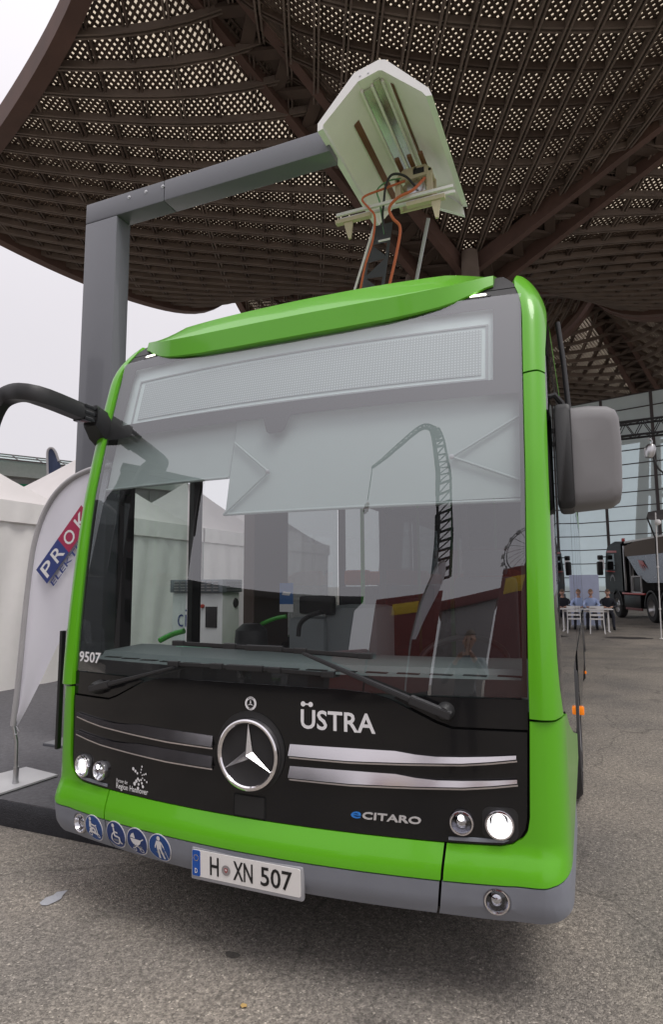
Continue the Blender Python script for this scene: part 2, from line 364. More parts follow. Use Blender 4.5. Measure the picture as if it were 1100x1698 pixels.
def stroke(a, b, wd):
    a = Vector(a); b = Vector(b); d = (b-a).normalized(); p = Vector((-d.y, d.x))*wd/2
    return [tuple(a+p), tuple(a-p), tuple(b-p), tuple(b+p)]
def text2d(s, size=1.0, bold=0, space=1.0):
    cu = bpy.data.curves.new('t', 'FONT'); cu.body = s; cu.size = size; cu.offset = bold; cu.space_character = space; cu.resolution_u = 3
    ob = bpy.data.objects.new('t', cu); COL.objects.link(ob)
    dg = bpy.context.evaluated_depsgraph_get(); ev = ob.evaluated_get(dg); me = ev.to_mesh()
    V = [(v.co.x, v.co.y) for v in me.vertices]; Fc = [list(p.vertices) for p in me.polygons]
    ev.to_mesh_clear(); bpy.data.objects.remove(ob); bpy.data.curves.remove(cu)
    return V, Fc
def text_fit(s, w, h, bold=0, space=1.0):
    """text scaled to the box w x h with its lower left at 0,0"""
    V, Fc = text2d(s, 1.0, bold, space)
    x0 = min(p[0] for p in V); x1 = max(p[0] for p in V); y0 = min(p[1] for p in V); y1 = max(p[1] for p in V)
    return [((p[0]-x0)/(x1-x0)*w, (p[1]-y0)/(y1-y0)*h) for p in V], Fc
def text_obj(name, s, w, h, fmap, m, parent=None, bold=0, space=1.0, shear=0, thick=.0015, **props):
    V, Fc = text_fit(s, w, h, bold, space); V = [(p[0]+shear*p[1], p[1]) for p in V]
    bm = bmesh.new(); f1 = [bm.verts.new(fmap(p[0], p[1], thick)) for p in V]
    for f in Fc:
        try: bm.faces.new([f1[i] for i in f])
        except ValueError: pass
    if thick > .003:
        bd = [e for e in bm.edges if len(e.link_faces) == 1]; back = {}
        for i, p in enumerate(V): back[f1[i]] = bm.verts.new(fmap(p[0], p[1], 0))
        for e in bd:
            try: bm.faces.new((e.verts[0], e.verts[1], back[e.verts[1]], back[e.verts[0]]))
            except ValueError: pass
    return from_bm(name, bm, m, parent, None, **props)
def flat_obj(name, polys, fmap, m, parent=None, off=.0015, **props):
    bm = bmesh.new()
    for pl in polys:
        vs = [bm.verts.new(fmap(p[0], p[1], off)) for p in pl]
        try: bm.faces.new(vs)
        except ValueError: pass
    return from_bm(name, bm, m, parent, None, **props)

# ------------------------------------------------------------------ ground
def ground():
    bm = bmesh.new(); xs = [-260, -60, -20, -8, -4, -2, 0, 2, 4, 8, 20, 60, 260]; ys = [-260, -60, -20, -8, -4, -2, 0, 2, 4, 10, 25, 60, 260]
    g = [[bm.verts.new((x, y, 0)) for x in xs] for y in ys]
    for i in range(len(ys)-1):
        for j in range(len(xs)-1): bm.faces.new((g[i][j], g[i][j+1], g[i+1][j+1], g[i+1][j]))
    from_bm('asphalt_ground', bm, ASPHALT, kind='structure')
ground()

# ------------------------------------------------------------------ timber canopies
CO = Vector((-2.6, 19.86, 0)); TH = math.radians(-110.5); LH = 13.9; Z0 = 13.0; SLO = .342
def zr(d): return Z0 + SLO*d*LH
def ze(d):
    s = d*LH; return 15.32 + 2.2*math.exp(-s/1.7) + .014*(s-6)**2*(1 if s > 6 else .35) + (17.754-15.32-2.2-.014*36*.35)*max(0, 1-s/2)
E1 = ze(1)
def zs(u, v):
    return ((1-v)*zr(u) + v*ze(u) + (1-u)*zr(v) + u*ze(v)
            - ((1-u)*(1-v)*Z0 + u*(1-v)*zr(1) + (1-u)*v*zr(1) + u*v*E1))
def sp(u, v, dz=0): return Vector((u*LH, -v*LH, zs(u, v)+dz))   # local: first beam along +x, second along -y
def ribbon(bm, pts, wd, ht, side=None):
    """board swept along pts: width sideways, height down from pts"""
    prev = None
    for i, p in enumerate(pts):
        d = (pts[min(i+1, len(pts)-1)] - pts[max(i-1, 0)]); s = Vector((d.y, -d.x, 0)).normalized()*(wd/2)
        q = [bm.verts.new(p+s), bm.verts.new(p-s), bm.verts.new(p-s-Vector((0,0,ht))), bm.verts.new(p+s-Vector((0,0,ht)))]
        if prev:
            for k in range(4): bm.faces.new((prev[k], prev[(k+1) % 4], q[(k+1) % 4], q[k]))
        else: bm.faces.new(q[::-1])
        prev = q
    bm.faces.new(prev)
def canopy(label, loc, first=None):
    root = thing('timber_canopy', label, 'canopy', loc, TH, 'lattice timber canopies over the square')
    return root
NR = 19
def build_shell(root):
    sh = pyd('roof_shell', [], [], None, root)   # replaced by the membrane mesh below
    bm = bmesh.new(); n = 18
    g = [[bm.verts.new(sp(i/n, j/n, .34)) for j in range(n+1)] for i in range(n+1)]
    for i in range(n):
        for j in range(n): bm.faces.new((g[i][j], g[i+1][j], g[i+1][j+1], g[i][j+1]))
    bmesh.ops.recalc_face_normals(bm, faces=bm.faces[:]); bm.to_mesh(sh.data); bm.free(); sh.data.materials.append(MEMBRANE)
    for p in sh.data.polygons: p.use_smooth = True
    sh['label'] = 'cream translucent roof membrane above the slats'
    for fam in (0, 1):
        nr = NR if fam == 0 else 27
        for k in range(1, nr):
            c = k/nr; bm = bmesh.new(); jit = random.uniform(-.008, .008)
            c *= 2                      # ribs run diagonally: u+v = c or u-v = c-1
            if fam == 0: a = (max(0, c-1), min(1, c)); b = (min(1, c), max(0, c-1))
            else: a = (max(0, c-1), max(0, 1-c)); b = (min(1, c), min(1, 2-c))
            sg = max(4, int(math.hypot(b[0]-a[0], b[1]-a[1])*12))
            pts = [sp(a[0]+(b[0]-a[0])*t/sg+jit*.1, a[1]+(b[1]-a[1])*t/sg+jit*.1, -.03*fam) for t in range(sg+1)]
            for sd in (-.055, .055):    # a pair of boards
                off = Vector((sd, sd, 0))*.71 if fam == 0 else Vector((sd, -sd, 0))*.71
                if fam == 0: off = Vector((sd, -sd, 0))*.71
                else: off = Vector((sd, sd, 0))*.71
                ribbon(bm, [p+off for p in pts], .05, .17+.03*fam)
            from_bm('rib', bm, WOODGREYLIT if (fam == 1 or k % 4 == 1) else WOOD, sh)  # one family kept lighter: light caught by the ribs put into its colour
    for fam in (0, 1):                  # outer edge beams
        bm = bmesh.new(); pts = [(sp(1, t/24, .3) if fam == 0 else sp(t/24, 1, .3)) for t in range(25)]
        ribbon(bm, pts, .42, .78); from_bm('edge_beam', bm, WOODRED, sh)
    bm = bmesh.new(); p = .134; m = int(LH/p)  # two crossed layers of slats, parallel to the beams
    for fam in (0, 1):
        for k in range(1, m):
            c = k/m; a, b = (((c, 0), (c, 1)) if fam == 0 else ((0, c), (1, c)))
            ln = math.hypot(b[0]-a[0], b[1]-a[1])*LH; sg = max(1, int(ln/1.1)); j = random.uniform(-.006, .006)/LH
            pts = [sp(a[0]+(b[0]-a[0])*t/sg+j, a[1]+(b[1]-a[1])*t/sg+j, .06+.05*fam) for t in range(sg+1)]
            if len(pts) > 1: ribbon(bm, pts, .070, .040)
    o = from_bm('slats', bm, WOOD, sh); o['kind'] = 'stuff'
    return sh
def build_cantilever(root):
    bm = bmesh.new(); A = lambda d, s, dz: Vector((d, s, Z0 + SLO*d + dz))
    c = pyd('cantilever', [], [], WOOD, root)
    for d0, d1 in ((.6, LH),):          # deck plate that carries both shells
        vs = [bm.verts.new(q) for q in (A(d0,-.75,-.22), A(d1,-.45,-.1), A(d1,.45,-.1), A(d0,.75,-.22), A(d0,-.75,.34), A(d1,-.45,.34), A(d1,.45,.34), A(d0,.75,.34))]
        for f in ((0,3,2,1), (4,5,6,7), (0,1,5,4), (1,2,6,5), (2,3,7,6), (3,0,4,7)): bm.faces.new([vs[i] for i in f])
    bmesh.ops.recalc_face_normals(bm, faces=bm.faces[:]); bm.to_mesh(c.data); bm.free()
    for s in (-1, 1):
        bm = bmesh.new(); add_beam(bm, A(.5, s*.80, -.50), A(LH+.1, s*.5, -.2), .26, .55); from_bm('chord', bm, WOODRED, c)
        bm = bmesh.new(); add_beam(bm, A(.5, s*.78, .12), A(LH+.1, s*.5, .3), .2, .2); from_bm('chord', bm, WOODRED, c)
    k = 0; d = 1.0
    while d < LH-.6:
        wdt = .78-.28*d/LH-.1; s = 1 if k % 2 else -1; e = d + .50
        bm = bmesh.new(); add_beam(bm, A(d, -s*wdt, -.34), A(e, s*wdt, -.33), .34, .10); from_bm('web_board', bm, WOOD, c)
        d = e + .1; k += 1
    return c
def build_mast(root):
    for sx, sy in ((1,1), (1,-1), (-1,1), (-1,-1)):
        tube('trunk', [(sx*2.1, sy*2.1, 0), (sx*1.75, sy*1.75, 6), (sx*1.2, sy*1.2, Z0+.2)], [.42, .38, .3], WOODGREYLIT, root, 14)
    for z in (4, 8, 12):
        bm = bmesh.new(); r = 2.1-.9*z/13
        for a, b in (((r,r),(r,-r)), ((r,-r),(-r,-r)), ((-r,-r),(-r,r)), ((-r,r),(r,r))): add_beam(bm, (*a, z), (*b, z), .16, .3)
        from_bm('brace', bm, WOODRED, root)
cn = canopy('large lattice timber canopy above the bus and charging arm', CO)
sh0 = build_shell(cn); ca0 = build_cantilever(cn); build_mast(cn)
for q in (1, 2, 3):
    s = copy_tree(sh0, cn); s.rotation_euler = (0, 0, q*PI/2)
    s = copy_tree(ca0, cn); s.rotation_euler = (0, 0, q*PI/2)
cn2 = copy_tree(cn); cn2['label'] = 'second timber canopy farther back, seen beyond the first one\'s sagging edge'
uD = Vector((-math.cos(TH), -math.sin(TH), 0)); cn2.location = CO + uD*(2*LH+.8)
# ------------------------------------------------------------------ the bus
def Fb(x, z):
    wv = z-1.1; wp = .5*(wv+math.sqrt(wv*wv+.003)); k = .10-.04*min(1, max(0, wv))
    return .10*wp+.052*wp*wp + k*x*x
def FP(x, z, off=0): return Vector((x, Fb(x, z)-off, z))
XA, CR = 1.10, .30
def bulge(z):
    pts = ((.20,-.02), (.342,.0), (.40,.026), (.467,.040), (.50,.045), (.53,.040), (.605,.006), (3.4,.006))
    for (a, b), (c, d) in zip(pts, pts[1:]):
        if z <= c: return b+(d-b)*(z-a)/(c-a)
    return .006
def W(s, z, off=0):
    """front skin unrolled: s = x across the front, then round the corner and back along the side"""
    sg = 1 if s >= 0 else -1; a = abs(s); top = max(0, z-2.8)
    bl = bulge(z)
    if a <= XA: x, y, nx, ny = a, Fb(a, z)-bl, .2*a, -1
    elif a <= XA+CR:
        t = (a-XA)/CR*PI/2; ex = 2/3.2
        sn, cs = math.sin(t), math.cos(t)
        x = XA+.175*sn**ex; y = Fb(XA, z)-bl+.20*(1-cs**ex)+.03*(1-cs); nx, ny = sn, -cs
    else: x, y, nx, ny = 1.275, Fb(XA, z)-bl+.23+(a-XA-CR), 1, 0
    l = math.hypot(nx, ny); nx /= l; ny /= l
    x += nx*off; y += ny*off
    low = max(0, .40-z); x -= .5*low*low*4; y += low*.15
    x -= .9*top*top*(1 if a > .9 else max(0, (a-.6)/.3)); y += 1.1*top*top
    return Vector((sg*x, y, z))
def s_of(x):
    """unrolled coordinate of a point at width x on the front or its corner"""
    return x if x <= XA else XA + CR*math.asin(min(1, (x-XA)/.175)**1.6)/(PI/2)
def mirror_loop(lp): return [(-p[0], p[1]) for p in lp][::-1]
bus = thing('city_bus', 'lime green electric city bus with black front parked under the charging arm', 'bus')
ZB = .342
# --- lower green corner panels, middle bumper and grey skirts
cor = [(.822, .487), (1.05, .489), (1.16, .495), (1.24, .508), (1.32, .52), (1.42, .525), (2.9, .525), (2.9, .66), (2.2, .82), (1.7, .96), (1.52, 1.03), (1.45, 1.058), (1.38, 1.068), (1.34, 1.078), (1.25, 1.07), (s_of(1.152), 1.072),
       (s_of(1.145), .9), (s_of(1.138), .72), (s_of(1.129), .675), (s_of(1.108), .643), (1.075, .622), (1.03, .611), (.832, .607)]
mid = [(-.812, .487), (.812, .487), (.822, .607), (-.822, .607)]
for lp, nm in ((cor, 'corner_panel'), (mirror_loop(cor), 'corner_panel'), (mid, 'bumper_panel')):
    mapped(nm, [lp], W, .02, GREEN, bus, .045, .03, 50)
sk = [(.800, .347), (1.02, .342), (1.14, .348), (1.22, .36), (1.30, .372), (1.40, .372), (2.1, .372), (2.1, .519), (1.42, .519), (1.32, .514), (1.24, .502), (1.16, .489), (1.05, .483), (.818, .481)]
ms = [(-.790, .347), (.790, .347), (.808, .481), (-.808, .481)]
fogL = circ(1.012, .425, .052, 24)
pl_hole = [(-.285, .352), (.285, .352), (.285, .472), (-.285, .472)]
for lp, nm, hol in ((sk, 'bumper_skirt', fogL), (mirror_loop(sk), 'bumper_skirt', mirror_loop(fogL)), (ms, 'bumper_skirt', None)):
    mapped(nm, [lp] + ([hol] if hol else []), W, .02, GREYSKIRT, bus, .045, .03, 50)
# dark backing behind the seams
mapped('bumper_backing', [[(-1.35, .36), (1.35, .36), (1.35, 1.10), (-1.35, 1.10)]], lambda s, z, o: W(s, z, o-.03), .01, GAP, bus, .08, .08)
# --- black front
half = [(0, .611), (.5, .611), (.84, .612), (1.03, .616), (1.072, .627), (1.10, .648), (1.119, .678), (1.127, .72), (1.135, .9), (1.140, 1.03), (.862, 1.032), (.80, 1.052), (.62, 1.135), (.53, 1.158), (.42, 1.166), (0, 1.168)]
lp = half + [(-p[0], p[1]) for p in half[::-1] if p[0] > 0]
box1 = rrect(-.078, .078, .612, .704, .008, 3)
lampholes = [circ(sx*x, z, r*1.06, 28) for sx in (-1, 1) for x, z, r in ((1.028, .692, .050), (.890, .690, .042))]
mapped('grille_panel', [lp] + lampholes, lambda s, z, o: FP(s, z, o+.004), .015, BLACKGLOSS, bus, .06, .06, 40)
cp = [(.630, 1.140), (.805, 1.060), (.865, 1.040), (1.142, 1.038), (1.146, 1.150), (.70, 1.150)]
for q in (cp, mirror_loop(cp)): mapped('wiper_recess', [q], lambda s, z, o: FP(s, z, o-.004), .015, BLACKGLOSS, bus, .06, .06, 40)
mapped('sensor_cover', [rrect(-.072, .072, .617, .700, .006, 3)], lambda s, z, o: FP(s, z, o+.008), .006, BLACKPLAST, bus)
mapped('cover_gap', [rrect(-.080, .080, .613, .706, .008, 3)], lambda s, z, o: FP(s, z, o+.0055), .004, GAP, bus)
# --- windscreen and its black print
def wsx(z): return 1.146 + .018*min(1, max(0, (z-1.15)/.9))
bm = bmesh.new(); nx, nz_ = 56, 48; g = []
for j in range(nz_+1):
    z = 1.156 + (2.937-1.156)*j/nz_; g.append([bm.verts.new(FP(wsx(z)*(2*i/nx-1), z)) for i in range(nx+1)])
for j in range(nz_):
    for i in range(nx): bm.faces.new((g[j][i], g[j][i+1], g[j+1][i+1], g[j+1][i]))
wsc = from_bm('windscreen', bm, WINDSCREEN, bus, 180)
def ring_outline(z0, z1, ins): 
    zz = [z0+(z1-z0)*k/12 for k in range(13)]
    return [(wsx(z)-ins, z) for z in zz] + [(-(wsx(z)-ins), z) for z in zz[::-1]]
main = [(1.128, 1.222), (1.146, 2.0), (1.148, 2.424), (.6, 2.426), (.086, 2.430), (.074, 2.425), (.045, 2.350), (.030, 2.340), (-.035, 2.340), (-.050, 2.350), (-.080, 2.425), (-.092, 2.430), (-.6, 2.434), (-1.148, 2.436), (-1.146, 2.0), (-1.128, 1.222)]
dest = [(1.040, 2.498), (1.040, 2.872), (0, 2.874), (-1.052, 2.876), (-1.062, 2.515), (0, 2.502)]
mapped('windscreen_print', [ring_outline(1.158, 2.935, .002), main, dest], lambda s, z, o: FP(s, z, o-.008), .002, FRIT, wsc, .08, .1)
# --- green windscreen pillars, two pieces a side
def pin(z): return s_of(wsx(z)+.006)
lo_out = [(1.34, 1.086), (1.325, 1.13), (1.305, 1.20), (1.294, 1.30), (1.286, 1.5), (1.284, 1.8), (1.286, 2.1), (1.290, 2.50)]
zz = [1.083+(2.505-1.083)*k/10 for k in range(11)]
plo = [(pin(1.083), 1.083), (1.25, 1.081)] + lo_out[:-1] + [(1.290, 2.511), (1.22, 2.514)] + [(pin(z), z) for z in zz[::-1][:-1]]
up_out = [(1.291, 2.520), (1.300, 2.64), (1.335, 2.80), (1.36, 2.90), (1.37, 2.96), (1.34, 3.02), (1.29, 3.06), (1.235, 3.085), (1.20, 3.09), (1.165, 3.055)]
zz = [2.514+(2.96-2.514)*k/6 for k in range(7)]
pup = [(pin(2.514), 2.514), (1.22, 2.523)] + up_out + [(pin(2.96), z) for z in (3.0,)] + [(pin(z), z) for z in zz[::-1][:-1]]
def Wp(s, z, off=0):
    p = W(s, z, off); a = abs(s); t = min(1, max(0, (a-1.12)/.05)); p.y -= .022*t*max(0, 1-abs(a-1.24)/.18); return p
for q in (plo, pup):
    for l in (q, mirror_loop(q)): mapped('windscreen_pillar', [l], Wp, .03, GREEN, bus, .022, .05, 38)
mapped('pillar_gap', [[(1.13, 1.0), (1.30, 1.0), (1.30, 2.9), (1.14, 2.9)]], lambda s, z, o: W(s, z, o-.03), .01, GAP, bus, .04, .1)
mapped('pillar_gap', [[(-1.30, 1.0), (-1.13, 1.0), (-1.14, 2.9), (-1.30, 2.9)]], lambda s, z, o: W(s, z, o-.03), .01, GAP, bus, .04, .1)
# --- black roof edge above the glass and the green roof fairing
mapped('roof_edge', [[(-1.158, 2.942), (1.158, 2.942), (1.158, 2.990), (-1.158, 2.990)]], lambda s, z, o: W(s, z, o), .03, BLACKPLAST, bus, .08)
mapped('roof_edge', [[(-1.155, 2.996), (1.155, 2.996), (1.13, 3.10), (-1.13, 3.10)]], lambda s, z, o: W(s, z, o), .03, BLACKPLAST, bus, .08, .03)
def fair_low(x):
    a = abs(x); pts = ((0, 2.862), (.3, 2.865), (.55, 2.874), (.70, 2.890), (.80, 2.906), (.87, 2.928), (.95, 2.972), (1.0, 3.004), (1.05, 3.025))
    for (p, q), (r, s) in zip(pts, pts[1:]):
        if a <= r: return q+(s-q)*(a-p)/(r-p)
    return 3.06
bm = bmesh.new(); rows = []; nxx = 60
for i in range(nxx+1):
    x = -1.035+2.07*i/nxx; z0 = fair_low(x); e = max(0, (abs(x)-.80)/.25); t = max(.34, (3.180-z0)/.343)
    f0 = Fb(min(1, abs(x)), 2.86); y0 = Fb(x, z0)+1.1*max(0, z0-2.8)**2
    bk = .0 if abs(x) < .8 else .10*e
    sec = [(y0+.02, z0+.004), (y0-.020*t, z0), (y0-.030*t, z0+.006), (y0-.022+bk*.25, z0+.128*t), (y0-.014+bk*.3, z0+.140*t),
           (y0+.150+bk*.6, z0+.310*t), (y0+.175+bk*.65, z0+.325*t), (y0+.27+bk*.8, z0+.343*t), (y0+.85, z0+.360*t), (y0+1.1, 3.05)]
    rows.append([bm.verts.new((x, a, b)) for a, b in sec])
for a, b in zip(rows, rows[1:]):
    for k in range(len(a)-1): bm.faces.new((a[k], b[k], b[k+1], a[k+1]))
bm.faces.new(rows[0]); bm.faces.new(rows[-1][::-1])
from_bm('roof_fairing', bm, GREEN, bus, 14)
for sx in (-1, 1):      # lit marker lights
    fm = lambda u, v, o, sx=sx: W(sx*.990+u, 2.966+v, o)
    mk = mapped('marker_light', [rrect(-.062, .062, -.016, .016, .015, 4)], lambda s, z, o: fm(s, z, o+.006), .012, BLACKPLAST, bus, .03)
    mapped('lens', [rrect(-.040, .040, -.0065, .0065, .006, 4)], lambda s, z, o: fm(s, z, o+.009), .006, LAMPSOFT, mk, .03)
# --- chrome strips
st = [(.188, .892), (.45, .893), (.70, .903), (.80, .908), (.90, .913), (1.0, .924), (1.098, .938), (1.098, .951), (1.0, .942), (.90, .935), (.80, .931), (.72, .934), (.64, .942), (.45, .940), (.192, .936)]
def strip_lo(a):
    for (p, q), (r, s) in zip(st[:6], st[1:7]):
        if a <= r: return q+(s-q)*(a-p)/(r-p)-.004
    return .934
for dz in (0, -.088):
    for sg in (1, -1):
        q = [(p[0], p[1]+dz-.004) for p in st]; q = q if sg > 0 else mirror_loop(q)
        c = mapped('chrome_strip', [q], lambda s, z, o, dz=dz: FP(s, z, o+.022-.30*max(0, z-(strip_lo(abs(s))+dz))), .008, CHROMESTRIP, bus, .06, .1, 30)
        b0 = [(p[0], p[1]+dz-.004) for p in st[:7]]; q = [(p[0]+.002, p[1]-.006) for p in b0] + [(p[0]+.002, p[1]-.0015) for p in b0[::-1]]
        q2 = [(p[0]+.002, p[1]-.0125) for p in b0] + [(p[0]+.002, p[1]-.0065) for p in b0[::-1]]
        mapped('strip_foot', [q if sg > 0 else mirror_loop(q)], lambda s, z, o: FP(s, z, o+.010), .004, BLACKPLAST, c, .06, .1)
        mapped('strip_edge', [q2 if sg > 0 else mirror_loop(q2)], lambda s, z, o: FP(s, z, o+.012), .006, CHROMESTRIP, c, .06, .1)
# --- star badge
SC = Vector((0, Fb(0, .876), .876)); face = Matrix.Translation(SC) @ Matrix.Rotation(PI/2, 4, 'X')
badge = lathe('star_badge', [(0, .012), (.128, .012), (.15, .006), (.158, .0), (.158, -.01)], face, mat('badge_mesh', (.022, .021, .022), .6, var=.4, scale=400, bump=.5, bscale=500), bus, 48)
lathe('badge_ring', [(.128, .012), (.129, .030), (.134, .036), (.141, .037), (.147, .033), (.150, .022), (.151, .004)], face, CHROME, badge, 64)
bm = bmesh.new(); cpk = bm.verts.new(face @ Vector((0, 0, .042))); tips = []; vals = []
for k in range(3):
    a = PI/2+2*PI*k/3; tips.append(bm.verts.new(face @ Vector((.131*math.cos(a), .131*math.sin(a), .024))))
    b = a+PI/3; vals.append(bm.verts.new(face @ Vector((.021*math.cos(b), .021*math.sin(b), .018))))
for k in range(3): bm.faces.new((cpk, vals[k-1], tips[k])); bm.faces.new((cpk, tips[k], vals[k]))
from_bm('badge_star', bm, mat('satin_star', (.80, .79, .80), .28, metal=1, var=.04), badge)
mapped('badge_surround', [[(p[0], p[1]) for p in circ(0, .885, .168, 40)], circ(0, .876, .152, 40)], lambda s, z, o: FP(s, z, o+.010), .006, BLACKPLAST, badge, .3, .3)
sb = flat_obj('small_badge', [circ(0, 1.085, .0285, 32)], FP, WHITEPRINT, bus, .006)
flat_obj('badge_disc', [circ(0, 1.085, .0185, 28)], FP, BLACKPRINT, sb, .0068)
flat_obj('badge_star', [[(0, 1.085+.0185), (-.0035, 1.088), (0, 1.085), (.0035, 1.088)], [(-.016, 1.076), (-.0045, 1.0835), (0, 1.085), (-.001, 1.080)], [(.016, 1.076), (.0045, 1.0835), (0, 1.085), (.001, 1.080)]], FP, WHITEPRINT, sb, .0076)
for s_, z_, nm in (('MERCEDES', 1.106, 0), ('BENZ', 1.0605, 1)):
    text_obj('badge_lettering', s_, .03 if nm == 0 else .017, .0055, lambda u, v, o, z_=z_, nm=nm: FP(u-(.015 if nm == 0 else .0085), z_+v-(0 if nm else (u-.015)**2*14), .007), BLACKPRINT, sb, .01)
# --- lettering on the black panel
uw = [(.246, .997)]
text_obj('operator_lettering', 'USTRA', .322, .079, lambda u, v, o: FP(.240+u, .999+v-.006*u, .007), WHITEPRINT, bus, .018, 1.02)
flat_obj('lettering_dots', [circ(.250, 1.099, .0105, 20), circ(.284, 1.0985, .0105, 20), stroke((.25, 1.099), (.284, 1.0985), .006)], FP, WHITEPRINT, bus, .007)
text_obj('model_lettering', 'CITARO', .232, .027, lambda u, v, o: FP(.503+u, .668+v, .004+o), mat('silver_lettering', (.62, .60, .60), .35, metal=.3), bus, .022, 1.05, .12, .006)
text_obj('model_initial', 'e', .040, .024, lambda u, v, o: FP(.456+u, .668+v, .004+o), BLUEBADGE, bus, .008, 1.0, .15, .006)
text_obj('fleet_number', '9507', .176, .054, lambda u, v, o: FP(-1.118+u, 1.202+v, .004), WHITEPRINT, bus, .02)
text_obj('region_lettering', 'Region Hannover', .214, .034, lambda u, v, o: FP(-.776+u, .618+v-.0*u, .007), WHITEPRINT, bus, .012)
text_obj('partner_lettering', 'Partner der', .080, .017, lambda u, v, o: FP(-.776+u, .654+v, .007), WHITEPRINT, bus, .008)
dots = []; cx, cz = -.617, .705
for k, (L_, s_) in enumerate(((.045, .006), (.040, .006), (.052, .010), (.050, .006), (.050, .009), (.058, .009), (.052, .011))):
    a = math.radians((75, 20, 150, -25, -65, -100, -130)[k])
    for j, f in enumerate((.38, .68, 1.0)): dots.append(circ(cx+L_*f*math.cos(a), cz+L_*f*math.sin(a), s_*(.45+.35*f), 12))
flat_obj('region_emblem', dots, FP, WHITEPRINT, bus, .007)
# --- lamps
def lamp(parent, name, x, z, r, depth, m_core, core, ring=CHROME, base=FP, tilt=0):
    c = base(x, z, 0); nrm = Vector((.2*x, -1, 0)).normalized(); q = nrm.to_track_quat('Z', 'Y').to_matrix().to_4x4(); mt = Matrix.Translation(c) @ q
    lm = lathe(name, [(0, -depth), (r*.5, -depth*.9), (r*.9, -depth*.25), (r, .004), (r*1.08, .010), (r*1.12, .002), (r*1.12, -.02)], mt, REFLECTOR, parent, 32)
    lathe('bezel', [(r*.86, .008), (r*.92, .015), (r*1.02, .014), (r*1.07, .006)], mt, ring, lm, 32)
    lathe('bulb', [(0, .006), (core*.6, .004), (core, -.002), (core*.9, -depth*.85)], mt, m_core, lm, 24)
    lathe('lens', [(0, .020), (r*.5, .017), (r*.86, .009)], mt, LENS, lm, 32)
    return lm
for sx in (-1, 1):
    mapped('lamp_recess', [[(sx*p[0], p[1]) for p in rrect(.965, 1.095, .632, .752, .03)], circ(sx*1.028, .692, .053, 28)], lambda s, z, o: FP(s, z, o+.006), .006, BLACKPLAST, bus, .05)
    lamp(bus, 'headlamp', sx*1.028, .692, .050, .05, LAMPON, .029, base=lambda x, z, o: FP(x, z, .012))
    lamp(bus, 'inner_headlamp', sx*.890, .690, .042, .045, REFLECTOR, .020, base=lambda x, z, o: FP(x, z, .012))
    lp = [(.840, .622), (.955, .624), (1.04, .627), (1.06, .636), (1.02, .637), (.93, .636), (.84, .632)]
    mapped('lamp_ledge', [[(sx*p[0], p[1]) for p in lp]], lambda s, z, o: FP(s, z, o+.012), .010, GREYSKIRT, bus, .05)
    lamp(bus, 'fog_lamp', sx*1.012, .425, .044, .04, REFLECTOR, .02, base=lambda x, z, o: W(x, z, -.012))
    mapped('fog_surround', [[(sx*p[0], p[1]) for p in circ(1.012, .422, .058, 28, 0, .056)], [(sx*p[0], p[1]) for p in circ(1.012, .425, .048, 28)]], lambda s, z, o: W(s, z, o-.003), .02, GREYSKIRT, bus, .2, .2)
for sx in (-1, 1): flat_obj('pilot_light', [circ(sx*.892, .712, .012, 14)], FP, LAMPON, bus, .030)
# --- number plate
PT = math.radians(-2)
pc = Vector((0, -.026, .408))
def PL(u, v, o=0): return pc + Vector((u, -o - v*.05, v))
bm = bmesh.new(); add_box(bm, (-.268, -.014, -.070), (.268, .012, .060), Matrix.Translation(pc), .008)
plh = from_bm('number_plate', bm, mat('plate_holder', (.33, .33, .35), .5), bus, 40)
mapped('plate_sheet', [rrect(-.26, .26, -.054, .055, .009)], lambda s, z, o: PL(s, z, o+.018), .003, PLATEWHITE, plh, .3)
mapped('plate_band', [rrect(-.2585, -.218, -.0525, .0535, .007)], lambda s, z, o: PL(s, z, o+.0192), .002, mat('plate_blue', (.01, .09, .42), .4), plh, .3)
text_obj('plate_lettering', 'H', .044, .076, lambda u, v, o: PL(-.168+u, -.037+v, .020), BLACKPRINT, plh, .012)
text_obj('plate_lettering', 'XN', .094, .076, lambda u, v, o: PL(-.053+u, -.037+v, .020), BLACKPRINT, plh, .012)
text_obj('plate_lettering', '507', .145, .076, lambda u, v, o: PL(.078+u, -.037+v, .020), BLACKPRINT, plh, .012)
text_obj('plate_country', 'D', .014, .020, lambda u, v, o: PL(-.245+u, -.040+v, .021), WHITEPRINT, plh, .02)
flat_obj('plate_stars', [circ(-.238+.012*math.cos(k*PI/6), .023+.012*math.sin(k*PI/6), .0018, 6) for k in range(12)], PL, YELLOWSIGN, plh, .021)
flat_obj('plate_seal', [circ(-.088, -.006, .021, 24)], PL, mat('seal_grey', (.30, .28, .28), .5), plh, .0205)
flat_obj('seal_shield', [[(-.096, .002), (-.088, .004), (-.080, .002), (-.081, -.010), (-.088, -.016), (-.095, -.010)]], PL, mat('seal_red', (.35, .04, .04), .5), plh, .021)
flat_obj('seal_horse', [[(-.093, -.002), (-.087, .001), (-.083, -.005), (-.088, -.009)]], PL, WHITEPRINT, plh, .0215)
text_obj('plate_dealer', 'Mercedes - Benz    Omnibusse    Mannheim', .36, .008, lambda u, v, o: PL(-.17+u, -.066+v, .0152), mat('holder_print', (.16, .16, .17), .5), plh, .0)
